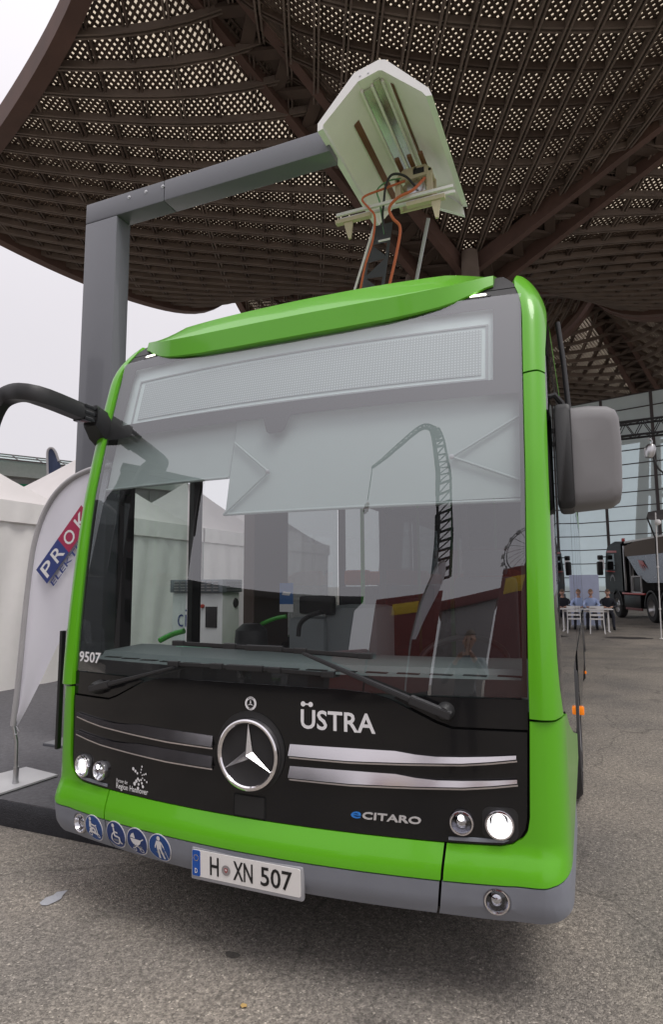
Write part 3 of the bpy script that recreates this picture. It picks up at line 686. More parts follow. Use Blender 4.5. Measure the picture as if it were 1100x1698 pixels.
# --- access stickers
def sticker(x, z, kind):
    B = lambda u, v, o=0: W(x+u, z+v, o)
    s = mapped('access_sticker', [circ(x, z, .066, 36)], lambda a, b, o: W(a, b, o+.003), .002, WHITEPRINT, bus, .05)
    mapped('sticker_field', [circ(x, z, .0615, 36)], lambda a, b, o: W(a, b, o+.0045), .001, BLUEPRINT if kind in (0, 3) else DARKBLUE, s, .05)
    P = []
    def S(*pts, wd=.008):
        for a, b in zip(pts, pts[1:]): P.append(stroke(a, b, wd))
    def ring(cx, cz, r, wd, a0=0, a1=360):
        n = 16
        for k in range(n):
            t0 = math.radians(a0+(a1-a0)*k/n); t1 = math.radians(a0+(a1-a0)*(k+1)/n+.5)
            P.append([(cx+r*math.cos(t0), cz+r*math.sin(t0)), (cx+(r-wd)*math.cos(t0), cz+(r-wd)*math.sin(t0)), (cx+(r-wd)*math.cos(t1), cz+(r-wd)*math.sin(t1)), (cx+r*math.cos(t1), cz+r*math.sin(t1))])
    if kind == 0:
        P.append(circ(-.020, .045, .0095, 16)); S((-.020, .034), (-.024, .002), wd=.016); S((-.018, .020), (.012, .014), wd=.008); S((-.022, .002), (.008, .000), (.014, -.020), wd=.011)
        S((.018, .014), (.030, -.022), wd=.007); S((.012, .016), (.024, .020), wd=.006); S((-.030, -.014), (.026, -.024), wd=.012); ring(-.026, -.030, .013, .006); ring(.032, -.032, .012, .006); S((-.030, -.006), (-.008, -.006), wd=.008)
    if kind == 1:
        P.append(circ(-.012, .044, .0095, 16)); S((-.010, .034), (-.006, -.004), wd=.010); S((-.008, .016), (.016, .013), wd=.007); S((-.006, -.004), (.020, -.006), (.032, -.036), (.042, -.032), wd=.008); ring(.000, -.016, .031, .007, 110, 385)
    if kind == 2:
        P.append([(-.040, .018), (-.030, .034), (-.014, .042), (-.008, .016)]); P.append([(-.040, .014), (.030, .012), (.020, -.008), (.004, -.014), (-.022, -.012), (-.034, .000)])
        S((.026, .010), (.044, .020), wd=.005); S((-.014, -.012), (.024, -.036), wd=.004); S((.010, -.012), (-.022, -.034), wd=.004); ring(-.020, -.038, .011, .004); ring(.024, -.038, .013, .004)
    if kind == 3:
        P.append(circ(.000, .046, .0105, 16)); P.append([(-.014, .034), (.012, .034), (.014, -.004), (-.014, -.004)]); S((-.012, .030), (-.024, .004), (-.022, .000), wd=.007); S((.012, .030), (.026, .008), wd=.007)
        S((-.008, -.002), (-.010, -.050), wd=.011); S((.007, -.002), (.018, -.050), wd=.011); S((.026, .008), (.040, -.046), wd=.003)
    flat_obj('sticker_pictogram', P, B, WHITEPRINT, s, .006)
for k, (x, z) in enumerate(((-.898, .426), (-.738, .428), (-.598, .424), (-.458, .423))): sticker(x, z, k)
# --- wipers
def wiper(piv, elbow, b0, b1, sx):
    Q = lambda p, o: FP(p[0], p[1], o)
    bm = bmesh.new(); pm = [piv[0]+(elbow[0]-piv[0])*.22, piv[1]+(elbow[1]-piv[1])*.22]
    r = from_bm('wiper', bm, None, bus)
    lathe('wiper_pivot', [(0, .05), (.022, .048), (.030, .035), (.036, .0), (.036, -.01)], Matrix.Translation(FP(*piv, .0)) @ Matrix.Rotation(PI/2, 4, 'X'), BLACKPLAST, r, 20)
    for a, b, w0, nm in ((piv, pm, .042, 'arm_head'), (pm, elbow, .026, 'arm')):
        bm = bmesh.new(); A = Q(a, .045); B = Q(b, .045); d = (B-A).normalized(); s = Vector((-d.z, 0, d.x))
        w1 = w0 if nm == 'arm_head' else .013
        if nm == 'arm_head': A = A-d*.03
        vs = []
        for p, ww in ((A, w0), (B, w1)):
            for i, j in ((-1, -.014), (1, -.014), (.7, .010), (-.7, .010)): vs.append(bm.verts.new(p+s*(i*ww/2)+Vector((0, -j, 0))))
        for f in ((0,3,2,1), (4,5,6,7), (0,1,5,4), (1,2,6,5), (2,3,7,6), (3,0,4,7)): bm.faces.new([vs[i] for i in f])
        bmesh.ops.bevel(bm, geom=bm.edges[:], offset=.003, segments=2, affect='EDGES')
        from_bm(nm, bm, mat('wiper_black', (.028, .028, .03), .45), r, 40)
    n = 12; pts = [(b0[0]+(b1[0]-b0[0])*t/n, b0[1]+(b1[1]-b0[1])*t/n + .006*math.sin(PI*t/n)) for t in range(n+1)]
    bm = bmesh.new()
    for p, q in zip(pts, pts[1:]): add_beam(bm, Q(p, .030), Q(q, .030), .012, .014)
    from_bm('blade_spine', bm, BLACKPLAST, r)
    bm = bmesh.new()
    for p, q in zip(pts, pts[1:]): add_beam(bm, Q((p[0], p[1]-.008), .014), Q((q[0], q[1]-.008), .014), .006, .012)
    from_bm('blade_rubber', bm, RUBBER, r)
    for t in (.02, .32, .5, .68, .98):
        p = (b0[0]+(b1[0]-b0[0])*t, b0[1]+(b1[1]-b0[1])*t+.006*math.sin(PI*t)); bm = bmesh.new()
        L = .09 if abs(t-.5) < .1 else .03; add_box(bm, (-L, -.012, -.012), (L, .012, .012), Matrix.Translation(Q(p, .032)), .004); from_bm('blade_clip', bm, BLACKPLAST, r)
wiper((.838, 1.098), (.255, 1.310), (-.415, 1.330), (.545, 1.305), 1)
wiper((-.935, 1.087), (-.400, 1.222), (-.43, 1.236), (.385, 1.226), -1)
# --- sides, roof, rear
YS, YE = 1.10, 11.95
def side_quad(x, poly, m, name, parent=bus, t=.03, **k):
    sg = 1 if x > 0 else -1
    return mapped(name, [poly], lambda s, z, o: Vector((x+sg*o, s, z)), t, m, parent, 5, 5, **k)
def arch(yc, r, z0, n=10): return [(yc+r*math.cos(PI-PI*k/n), max(z0, .50+r*math.sin(PI-PI*k/n))) for k in range(n+1)]
WH = (2.75, 8.65)
for sg in (1, -1):
    y0 = 1.92 if sg > 0 else 2.04
    lo = [(y0, .40), (WH[0]-.62, .40)] + arch(WH[0], .62, .40) + [(WH[0]+.62, .40), (WH[1]-.62, .40)] + arch(WH[1], .62, .40) + [(WH[1]+.62, .40), (YE, .40), (YE, 1.02), (y0, 1.02)]
    if sg > 0: lo = [(3.3 if abs(p[0]-y0) < .01 else p[0], p[1]) for p in lo]; lo = [p for p in lo if p[0] >= 3.25]
    side_quad(sg*1.272, lo, BLACKGLOSS if sg > 0 else GREEN, 'side_panel')
    side_quad(sg*1.255, [(2.2 if sg < 0 else 1.2, .3), (YE, .3), (YE, 1.0), (2.2 if sg < 0 else 1.2, 1.0)], INTDARK, 'inner_wall')
    # window band: posts and glass panes
    posts = [2.15, 4.2, 5.75, 7.5, 9.3, 11.0, YE] if sg < 0 else [.62, 1.95, 3.6, 5.4, 7.2, 9.0, 10.7, YE]
    if sg < 0: side_quad(-1.262, [(2.04, 1.0), (2.66, 1.0), (2.66, 2.66), (2.04, 2.66)], INTBROWN, 'window_post', t=.10)
    for a, b in zip(posts, posts[1:]):
        p0 = 2.66 if (sg < 0 and a == 2.15) else a+.05
        if sg > 0 and a == .62: continue
        side_quad(sg*1.268, [(p0, 1.04), (b-.05, 1.04), (b-.05, 2.60), (p0, 2.60)], SIDEGLASS, 'side_window', t=0)
        side_quad(sg*1.262, [(b-.05, 1.02), (b+.03, 1.02), (b+.03, 2.66), (b-.05, 2.66)], BLACKPLAST, 'window_post', t=.06)
    side_quad(sg*1.27, [(2.04 if sg < 0 else 1.3, 2.60), (YE, 2.60), (YE, 2.74), (2.04 if sg < 0 else 1.3, 2.74)], BLACKGLOSS, 'window_header')
# driver's side window wrapping from the pillar
dw = [(1.296, 2.62), (1.292, 2.1), (1.291, 1.8), (1.293, 1.5), (1.302, 1.30), (1.314, 1.20), (1.336, 1.13), (1.352, 1.093), (1.40, 1.078), (1.46, 1.064), (1.53, 1.036), (1.7, .967), (2.2, .828), (2.9, .668), (3.1, .66), (3.1, 2.62)]
mapped('driver_window', [dw], lambda s, z, o: W(s, z, o-.006), .0, SIDEGLASS, bus, .03, .12, 180)
dwl = [(-1.296, 2.62), (-1.60, 2.62), (-1.60, 1.08), (-1.352, 1.093), (-1.302, 1.30), (-1.292, 1.8)]
mapped('corner_window', [dwl], lambda s, z, o: W(s, z, o-.006), .0, SIDEGLASS, bus, .03, .12, 180)
mapped('window_header', [[(1.31, 2.625), (3.1, 2.625), (3.1, 2.80), (1.345, 2.80)]], lambda s, z, o: W(s, z, o-.002), .02, BLACKGLOSS, bus, .05, .05)
mapped('window_header', [mirror_loop([(1.31, 2.625), (3.1, 2.625), (3.1, 2.80), (1.345, 2.80)])], lambda s, z, o: W(s, z, o-.002), .02, BLACKGLOSS, bus, .05, .05)
for nm, m, w0 in (('roof_side', GREEN, 0), ('roof_side', GREEN, 1), ('roof_deck', mat('roof_panel', (.30, .55, .20), .5), 2)):
    sec = [(1.272, 2.74), (1.272, 2.85), (1.245, 2.96), (1.18, 3.04), (1.08, 3.075)] if w0 < 2 else [(1.075, 3.07), (.5, 3.10), (0, 3.11), (-.5, 3.10), (-1.075, 3.07)]
    sx = -1 if w0 == 1 else 1; bm = bmesh.new(); ya = .98 if w0 < 2 else .95
    st_ = [[bm.verts.new((sx*x, y + (.35*(z-2.74) if i == 0 and w0 < 2 else 0) - (.3 if i == 0 and w0 < 2 else 0), z)) for x, z in sec] + [bm.verts.new((sx*x*.97, y, z-.05)) for x, z in sec[::-1]] for i, y in enumerate((ya, 3, 6, 9, YE))]
    for a, b in zip(st_, st_[1:]):
        for k in range(len(a)): bm.faces.new((a[k], a[(k+1) % len(a)], b[(k+1) % len(a)], b[k]))
    bm.faces.new(st_[0]); bm.faces.new(st_[-1][::-1]); from_bm(nm, bm, m, bus, 40)
box('rear_wall', (-1.26, YE-.01, .35), (1.26, YE+.05, 3.05), GREEN, bus, .03)
box('rear_window', (-1.0, YE+.045, 1.6), (1.0, YE+.06, 2.6), SIDEGLASS, bus, 0)
for y in (5.2, 8.2): box('roof_battery', (-1.0, y, 3.10), (1.0, y+2.4, 3.36), INTGREY, bus, .06)
box('underbody', (-1.2, .55, .33), (1.2, YE, .36), GAP, bus, 0)
mapped('underbody_front', [[(-1.2, .28), (1.2, .28), (1.2, .36), (-1.2, .36)]], lambda s, z, o: Vector((s, Fb(s, .4)+.35+o, z+.06)), .2, BLACKPLAST, bus, .2)
box('mud_flap', (-.80, .32, .25), (-.66, .38, .36), RUBBER, bus, .01)
for sg in (1, -1):
    for y in WH:
        mt = Matrix.Translation((sg*1.14, y, .48)) @ Matrix.Rotation(sg*PI/2, 4, 'Y')
        t = lathe('wheel', [(.27, -.13), (.44, -.14), (.475, -.10), (.48, -.05), (.48, .05), (.475, .10), (.44, .135), (.30, .14), (.28, .11)], mt, RUBBER, bus, 36)
        lathe('wheel_rim', [(0, .05), (.10, .09), (.13, .06), (.20, .03), (.27, .09), (.29, .13), (.285, .14)], mt, ALU, t, 28)
        bm = bmesh.new(); pts = arch(y, .60, .40); 
        prev = None
        for p in pts:
            q = [bm.verts.new((sg*.70, p[0], p[1]+.015)), bm.verts.new((sg*1.25, p[0], p[1]+.015))]
            if prev: bm.faces.new((prev[0], prev[1], q[1], q[0]))
            prev = q
        from_bm('wheel_arch', bm, GAP, bus)
p = at(966, 1178, 0, 1.295)
sm = box('side_marker', (1.272, p.y-.05, p.z-.028), (1.312, p.y+.05, p.z+.028), AMBER, bus, .012)
box('marker_base', (1.262, p.y-.06, p.z-.034), (1.276, p.y+.06, p.z+.034), BLACKPLAST, bus, .004)
p2 = at(973, 1115, 0, 1.292); box('side_marker', (1.272, p2.y-.04, p2.z-.02), (1.298, p2.y+.04, p2.z+.02), AMBER, bus, .006)
# --- mirrors
mr_ = at(920, 675, 1, .47); mb = at(1022, 850, 1, .56)
bm = bmesh.new(); zt, zb = mr_.z, mb.z
lp = rrect(1.296, 1.545, 1.925, 2.372, .045, 6)
lp = [(1.300, 1.925), (1.36, 1.918), (1.50, 1.93), (1.535, 1.955), (1.543, 2.0), (1.550, 2.2), (1.545, 2.31), (1.532, 2.345), (1.50, 2.364), (1.42, 2.372), (1.335, 2.368), (1.305, 2.35), (1.296, 2.30), (1.294, 2.1)]
cen = Vector((1.42, 0, 2.145)); rings = []
for d, s_ in ((.62, .96), (.60, 1.0), (.50, 1.0), (.44, .985), (.42, .95), (.408, .88), (.402, .7), (.40, .3)):
    rings.append([bm.verts.new((cen.x+(x-cen.x)*s_, d + .10*(x-1.3), cen.z+(z-cen.z)*(s_ if s_ < 1 else 1))) for x, z in lp])
for a, b in zip(rings, rings[1:]):
    for k in range(len(a)): bm.faces.new((a[k], a[(k+1) % len(a)], b[(k+1) % len(a)], b[k]))
bm.faces.new(rings[-1]); bm.faces.new(rings[0][::-1])
mir = from_bm('driver_mirror', bm, GREYMIRROR, bus, 50); mir['label'] = 'grey driver side mirror housing'
bm = bmesh.new(); rings = []
for d, s_ in ((.64, 1.0), (.40, 1.0), (.385, .9)):
    rings.append([bm.verts.new((1.325+(x-1.325)*s_, d, 2.145+(z-2.145)*s_)) for x, z in rrect(1.282, 1.352, 1.915, 2.376, .02, 4)])
for a, b in zip(rings, rings[1:]):
    for k in range(len(a)): bm.faces.new((a[k], a[(k+1) % len(a)], b[(k+1) % len(a)], b[k]))
bm.faces.new(rings[-1]); bm.faces.new(rings[0][::-1]); from_bm('mirror_rim', bm, BLACKPLAST, mir, 40)
box('mirror_glass', (1.37, .655, 1.96), (1.53, .66, 2.34), CHROME, mir, 0)
tube('mirror_arm', [at(925, 535, 1, .62), at(935, 600, 1, .62), at(945, 690, 1, .6)], .012, BLACKPLAST, mir, 10)
tube('mirror_bracket', [at(908, 660, 1, .5), at(920, 655, 1, .5), at(932, 668, 1, .52), at(936, 690, 1, .52)], .014, BLACKPLAST, mir, 8)
# kerb side mirror on its long arm
A0 = Vector((-1.255, .42, 2.50)); A1 = at(150, 690, 1, .20); A2 = far(60, 655, 3.13); A3 = far(14, 655, 3.2); A4 = far(-12, 685, 3.2); A5 = far(-30, 760, 3.2)
bm = bmesh.new()
def loft(bm, secs):
    rings = [[bm.verts.new(p) for p in s] for s in secs]
    for a, b in zip(rings, rings[1:]):
        for k in range(len(a)): bm.faces.new((a[k], a[(k+1) % len(a)], b[(k+1) % len(a)], b[k]))
    bm.faces.new(rings[0][::-1]); bm.faces.new(rings[-1])
def arm_sec(p, d, hw, hh):
    d, s, u = frame_of(d); return [p+s*(hw*c)+u*(hh*e) for c, e in ((-.8,-1), (.8,-1), (1,-.5), (1,.5), (.7,1), (-.7,1), (-1,.5), (-1,-.5))]
pts = spline([A1, A2, A3, A4, A5], 5); secs = []
for i, p in enumerate(pts):
    d = pts[min(i+1, len(pts)-1)]-pts[max(i-1, 0)]; t = i/(len(pts)-1); secs.append(arm_sec(p, d, .040, .045-.006*t))
loft(bm, secs); kmir = from_bm('kerb_mirror', bm, BLACKPLAST, bus, 45); kmir['label'] = 'long black mirror arm reaching forward'
bm = bmesh.new(); loft(bm, [arm_sec(A0+Vector((.03, .06, -.05)), A1-A0, .05, .11), arm_sec((A0+A1)/2, A1-A0, .06, .085), arm_sec(A1, A2-A1, .055, .06)]); from_bm('arm_hinge', bm, BLACKPLAST, kmir, 40)
for k in range(3):
    c = A1 + Vector((0, -.03, .035-.035*k)); box('hinge_knuckle', c-Vector((.045, .055, .011)), c+Vector((.045, .055, .011)), BLACKGLOSS, kmir, .006)
H = A5; bm = bmesh.new(); rings = []
for d, s_ in ((-.09, .75), (-.07, .95), (.0, 1), (.10, 1), (.12, .95)):
    rings.append([bm.verts.new((H.x-.26+x*s_, H.y+.02+d, H.z-.24+z*s_)) for x, z in rrect(-.115, .115, -.27, .27, .05)])
for a, b in zip(rings, rings[1:]):
    for k in range(len(a)): bm.faces.new((a[k], a[(k+1) % len(a)], b[(k+1) % len(a)], b[k]))
bm.faces.new(rings[0][::-1]); bm.faces.new(rings[-1]); from_bm('mirror_head', bm, BLACKPLAST, kmir, 40)
# --- front door: leaf slid forward outside, open doorway behind it
dl = thing('x', '', '') if False else None
side_quad(-1.33, [(.62, .40), (.72, .40), (.72, 2.52), (.62, 2.52)], BLACKPLAST, 'door_leaf', t=.04)
side_quad(-1.33, [(1.36, .40), (1.47, .40), (1.47, 2.52), (1.36, 2.52)], BLACKPLAST, 'door_leaf', t=.04)
side_quad(-1.345, [(.72, .50), (1.36, .50), (1.36, 2.44), (.72, 2.44)], DOORGLASS, 'door_glass', t=0)
side_quad(-1.33, [(.62, 2.44), (1.47, 2.44), (1.47, 2.54), (.62, 2.54)], BLACKPLAST, 'door_rail', t=.04)
side_quad(-1.33, [(.62, .36), (1.47, .36), (1.47, .50), (.62, .50)], BLACKPLAST, 'door_rail', t=.04)
side_quad(-1.26, [(.45, 2.54), (2.1, 2.54), (2.1, 2.76), (.45, 2.76)], BLACKPLAST, 'door_header', t=.06)
q0 = at(101, 1080, 0, -1.42); q1 = at(101, 1240, 0, -1.42)
box('door_leaf', (-1.43, q0.y-.008, q1.z), (-1.41, q0.y+.022, at(101, 1046, 0, -1.42).z), BLACKPLAST, bus, .004)
# --- interior
box('floor', (-1.24, .5, .36), (1.24, YE, .40), INTDARK, bus, 0)
box('ceiling', (-1.22, .75, 2.70), (1.22, YE, 2.74), INTGREY, bus, 0)
box('bulkhead', (-1.24, YE-.3, .4), (1.24, YE-.2, 2.7), INTDARK, bus, 0)
bm = bmesh.new(); rows = []
for i in range(25):
    x = -1.08+2.2*i/24; f = Fb(x, 1.2)+.03; hump = .0 if x < -.2 else .0
    sec = [(f, 1.05), (f, 1.205), (f+.05, 1.222), (f+.10, 1.222), (f+.12, 1.245), (f+.42, 1.255), (f+.60, 1.235), (f+.66, 1.16), (f+.66, .8)]
    rows.append([bm.verts.new((x, a, b)) for a, b in sec])
for a, b in zip(rows, rows[1:]):
    for k in range(len(a)-1): bm.faces.new((a[k], b[k], b[k+1], a[k+1]))
bm.faces.new(rows[0]); bm.faces.new(rows[-1][::-1]); dash = from_bm('dashboard', bm, DASH, bus, 40)
for k in range(16):
    x = -1.0+k*.135; f = Fb(x+.05, 1.2)+.03; box('air_vent', (x, f+.055, 1.2222), (x+.095, f+.085, 1.2252), GAP, dash, 0)
lathe('dash_speaker', [(0, .16), (.05, .155), (.09, .12), (.10, 0)], Matrix.Translation((-.42, .72, 1.22)), BLACKPLAST, dash, 20)
box('dash_leaflet', (-.78, .50, 1.254), (-.55, .66, 1.257), mat('leaflet_green', (.25, .55, .38), .4), dash, 0)
# ticket console and cab
bm = bmesh.new(); add_box(bm, (-.30, .95, .9), (-.06, 1.20, 1.40), None, .03); add_box(bm, (-.08, .98, .9), (.26, 1.35, 1.47), None, .05); from_bm('ticket_console', bm, INTGREY, bus, 40)
box('ticket_screen', (-.22, .93, 1.42), (.0, 1.0, 1.53), BLACKPLAST, bus, .02, Matrix.Rotation(0, 4, 'X'))
stk = flat_obj('blue_sticker', [[(-.045, -.08), (.045, -.08), (.045, .09), (-.045, .09)]], lambda u, v, o: at(475, 992, 1, .88)+Vector((u, 0, v)), mat('sticker_blue', (.05, .16, .42), .5), bus, 0)
flat_obj('sticker_text', [[(-.045, -.08), (.045, -.08), (.045, -.035), (-.045, -.035)], [(-.03, .02), (.02, .015), (.03, .035), (-.02, .04)]], lambda u, v, o: at(475, 992, 1, .879)+Vector((u, 0, v)), WHITEPRINT, stk, 0)
tube('cab_phone', spline([at(495, 1055, 1, .80), at(498, 1035, 1, .80), at(512, 1022, 1, .80), at(532, 1015, 1, .80)], 5), .014, BLACKPLAST, bus, 8)
cw = Matrix.Translation((.74, .98, 1.18)) @ Matrix.Rotation(math.radians(28), 4, 'X')
sw = tube('steering_wheel', [cw @ Vector((.235*math.cos(2*PI*k/36), .235*math.sin(2*PI*k/36), 0)) for k in range(36)], .016, BLACKPLAST, bus, 10, True)
for a in (200, 340, 90): tube('spoke', [cw @ Vector((0, 0, -.03)), cw @ Vector((.23*math.cos(math.radians(a)), .23*math.sin(math.radians(a)), 0))], .016, BLACKPLAST, sw, 8)
lathe('hub', [(0, .01), (.06, .0), (.075, -.05), (.04, -.25)], cw, BLACKPLAST, sw, 18)
def seat(x, y, m, hd=None, h=.42):
    bm = bmesh.new(); add_box(bm, (x-.21, y, .40+h-.10), (x+.21, y+.42, .40+h), None, .03); add_box(bm, (x-.21, y+.38, .40+h), (x+.21, y+.47, .40+h+.62), None, .04); add_box(bm, (x-.05, y+.1, .4), (x+.05, y+.3, .4+h-.1))
    s = from_bm('seat', bm, m, bus, 40)
    if hd: box('headrest', (x-.15, y+.37, .40+h+.63), (x+.15, y+.46, .40+h+.80), hd, s, .035)
seat(.74, 1.45, SEATCLOTH, SEATCLOTH, .62)
for y in (3.6, 4.4, 5.6, 6.4, 7.2):
    for x in (-.98, -.52, .52, .98):
        if x < 0 and 4.9 < y < 6.5: continue
        seat(x, y, SEATCLOTH, ORANGE, .55)
for x, y in ((-.30, 2.3), (.30, 2.9), (-.35, 4.3), (.35, 5.4), (-.35, 6.6)): tube('handrail', [(x, y, .4), (x, y, 2.7)], .017, HANDRAIL, bus, 10)
tube('handrail', spline([at(415, 1060, 1, 2.1), at(430, 1038, 1, 2.1), at(455, 1026, 1, 2.1), at(475, 1022, 1, 2.1)], 6), .018, HANDRAIL, bus, 10)
tube('handrail', spline([at(265, 1062, 1, 1.2), at(285, 1052, 1, 1.2), at(305, 1046, 1, 1.2)], 5), .020, HANDRAIL, bus, 10)
box('cab_partition', (-.02, 1.95, .9), (1.2, 1.98, 2.15), glass('cab_glass', (.5, .5, .5), .05), bus, 0)
for x in (-.02, .6, 1.2): box('partition_post', (x-.02, 1.94, .4), (x+.02, 1.99, 2.7), INTDARK, bus, .005)
# destination display behind the glass
dd = mapped('destination_display', [[(-1.10, 2.47), (1.08, 2.47), (1.08, 2.90), (-1.10, 2.90)]], lambda s, z, o: FP(s, z, o-.035), .06, DISPLAY, bus, .1)
mapped('led_matrix', [[(-.965, 2.545), (.985, 2.535), (.985, 2.775), (-.965, 2.775)]], lambda s, z, o: FP(s, z, o-.030), .003, LEDGRID, dd, .1)
mapped('display_frame', [[(-1.01, 2.515), (1.015, 2.508), (1.015, 2.80), (-1.01, 2.80)], [(-1.0, 2.523), (1.005, 2.516), (1.005, 2.792), (-1.0, 2.792)]], lambda s, z, o: FP(s, z, o-.029), .006, INTGREY, dd, .1)
# sun blind with its scissor arms
bl = mapped('sun_blind', [[(-.262, 1.945), (1.150, 1.958), (1.150, 2.47), (-.262, 2.47)]], lambda s, z, o: FP(s, z, o-.055), .003, BLIND, bus, .1)
mapped('blind_upper', [[(-1.13, 2.14), (-.27, 2.14), (-.27, 2.47), (-1.13, 2.47)]], lambda s, z, o: FP(s, z, o-.065), .003, BLIND, bl, .1)
tube('blind_rod', [FP(-.265+1.415*k/10, 1.944, -.048) for k in range(11)], .008, BLIND, bl, 8)
tube('blind_rod', [FP(-1.13+.86*k/6, 2.139, -.058) for k in range(7)], .008, BLIND, bl, 8)
for a, b, c in (((-.255, 1.95), (-.03, 2.145), (-.25, 2.32)), ((1.14, 2.03), (.86, 2.15), (1.14, 2.32))):
    tube('blind_arm', [FP(*a, -.040), FP(*b, -.036)], .006, BLIND, bl, 8); tube('blind_arm', [FP(*b, -.036), FP(*c, -.040)], .006, BLIND, bl, 8)
    lathe('arm_joint', [(0, .010), (.011, .008), (.012, 0)], Matrix.Translation(FP(*b, -.034)) @ Matrix.Rotation(PI/2, 4, 'X'), ALU, bl, 12)
# --- pantograph raised from the roof
pan = box('pantograph', (-.35, 2.2, 3.10), (.35, 3.6, 3.22), BLACKPLAST, bus, .03)
TOP = at(634, 372, 1, 2.70); BOT = at(618, 480, 1, 2.78); dirv = (BOT-TOP).normalized(); LOW = TOP + dirv*((TOP.z-3.2)/-dirv.z)
sx_ = Vector((1, 0, 0)); ln = (LOW-TOP).length
def AP(u, v): return TOP + dirv*v + sx_*u
wd = .105; loops = [[(-wd, 0), (wd, 0), (wd*1.35, ln), (-wd*1.35, ln)]]
v = .17; k = 0
while v < ln-.3:
    s = 1 if k % 2 == 0 else -1; ww = wd*(1+.3*v/ln)*.72
    loops.append([(-s*ww, v), (s*ww, v+.01), (s*ww, v+.125)]); loops.append([(-s*ww, v+.05), (s*ww, v+.175), (-s*ww, v+.175)]) if False else None
    v += .155; k += 1
b2 = fill_poly(loops); V = [AP(q.co.x, q.co.z) for q in b2.verts]; b2.verts.index_update(); F_ = [[q.index for q in f.verts] for f in b2.faces]; b2.free()
bm = bmesh.new(); A_ = [bm.verts.new(p) for p in V]
for f in F_: bm.faces.new([A_[i] for i in f])
r_ = bmesh.ops.solidify(bm, geom=bm.faces[:], thickness=.05); from_bm('arm', bm, mat('arm_dark_grey', (.12, .124, .14), .45), pan)
tube('pull_rod', [at(622, 372, 1, 2.66), at(588, 482, 1, 2.75), Vector((-.16, 2.9, 3.2))], .012, WHITEROD, pan, 8)
tube('push_rod', [at(711, 362, 1, 2.66), at(690, 470, 1, 2.8), Vector((.33, 3.0, 3.2))], .017, mat('grey_rod', (.32, .32, .33), .5), pan, 8)
b0 = at(562, 358, 1, 2.55); b1 = at(754, 319, 1, 2.55); zz_ = (b0.z+b1.z)/2
for y in (2.50, 2.58): 
    beam('contact_bar', Vector((b0.x, y, zz_)), Vector((b1.x, y, zz_)), .022, .026, WHITEROD, pan)
beam('contact_bar', Vector((b0.x-.02, 2.54, zz_-.05)), Vector((b0.x+.32, 2.54, zz_-.05)), .05, .035, CREAM, pan)
beam('contact_bar', Vector((b1.x-.42, 2.54, zz_-.05)), Vector((b1.x-.08, 2.54, zz_-.05)), .05, .035, CREAM, pan)
for x in (b0.x+.1, b1.x-.16):
    bm = bmesh.new(); t = [(-.045, 0), (.045, 0), (.012, -.17), (-.012, -.17)]
    vs = [[bm.verts.new((x+u+(.07 if x < 0 else .03)*(-v), 2.54+o, zz_-.06+v)) for u, v in t] for o in (-.012, .012)]
    bm.faces.new(vs[0][::-1]); bm.faces.new(vs[1])
    for k in range(4): bm.faces.new((vs[0][k], vs[0][(k+1) % 4], vs[1][(k+1) % 4], vs[1][k]))
    from_bm('head_bracket', bm, CREAM, pan)
hc = Vector((.13, 2.62, zz_+.02)); bm = bmesh.new()     # cream contact head frame
lpo = [(-.17, 0), (.17, 0), (.17, .24), (.11, .30), (-.09, .30), (-.17, .22)]; lpi = [(-.12, .05), (.12, .05), (.12, .20), (-.12, .18)]
for y in (-.06, .10):
    b2 = fill_poly([lpo, lpi]); b2.verts.index_update(); vv = [bm.verts.new((hc.x+q.co.x, hc.y+y, hc.z+q.co.z)) for q in b2.verts]; vb = [bm.verts.new((hc.x+q.co.x, hc.y+y+.02, hc.z+q.co.z)) for q in b2.verts]
    for f in b2.faces: i = [q.index for q in f.verts]; bm.faces.new([vv[j] for j in i]); bm.faces.new([vb[j] for j in i[::-1]])
    for e in b2.edges:
        if len(e.link_faces) == 1: a, b = e.verts[0].index, e.verts[1].index; bm.faces.new((vv[a], vv[b], vb[b], vb[a]))
    b2.free()
for u, v in ((-.15, .02), (.15, .02), (.15, .24), (-.14, .20), (.02, .28)): add_beam(bm, hc+Vector((u, -.06, v)), hc+Vector((u, .12, v)), .025, .025)
hd = from_bm('contact_head', bm, CREAM, pan)
box('head_unit', hc+Vector((-.07, -.03, .07)), hc+Vector((.09, .08, .17)), ALU, hd, .01)
box('head_label', hc+Vector((.0, -.064, .225)), hc+Vector((.10, -.060, .275)), BLACKPRINT, hd, 0)
for x in (-.11, .0, .10): box('contact_shoe', hc+Vector((x-.02, -.2, .30)), hc+Vector((x+.02, .25, .33)), COPPER, hd, .008)
def cable(px, y, r, m): tube('cable', spline([at(a, b, 1, y+dy) for a, b, dy in px], 6), r, m, pan, 8)
cable([(672, 300, 0), (640, 312, -.05), (602, 328, -.08), (612, 345, -.08), (622, 360, -.06), (618, 400, .0), (606, 440, .05), (598, 480, .12)], 2.56, .010, CABLEORANGE)
cable([(705, 295, 0), (685, 315, -.08), (660, 328, -.1), (646, 345, -.08), (652, 362, -.05), (664, 378, .0), (658, 420, .05), (645, 478, .12)], 2.56, .013, CABLEORANGE)
cable([(692, 312, 0), (672, 292, -.05), (650, 290, -.08), (640, 310, -.08), (637, 335, -.06), (635, 360, .0), (640, 388, .03)], 2.56, .011, BLACKPLAST)
cable([(668, 296, 0), (645, 300, -.04), (626, 315, -.06), (630, 335, -.06), (633, 355, -.02), (638, 388, .03)], 2.57, .007, CABLEGREEN)
box('arm_label', at(628, 402, 1, 2.66), at(647, 394, 1, 2.655), WHITEPRINT, pan, 0)
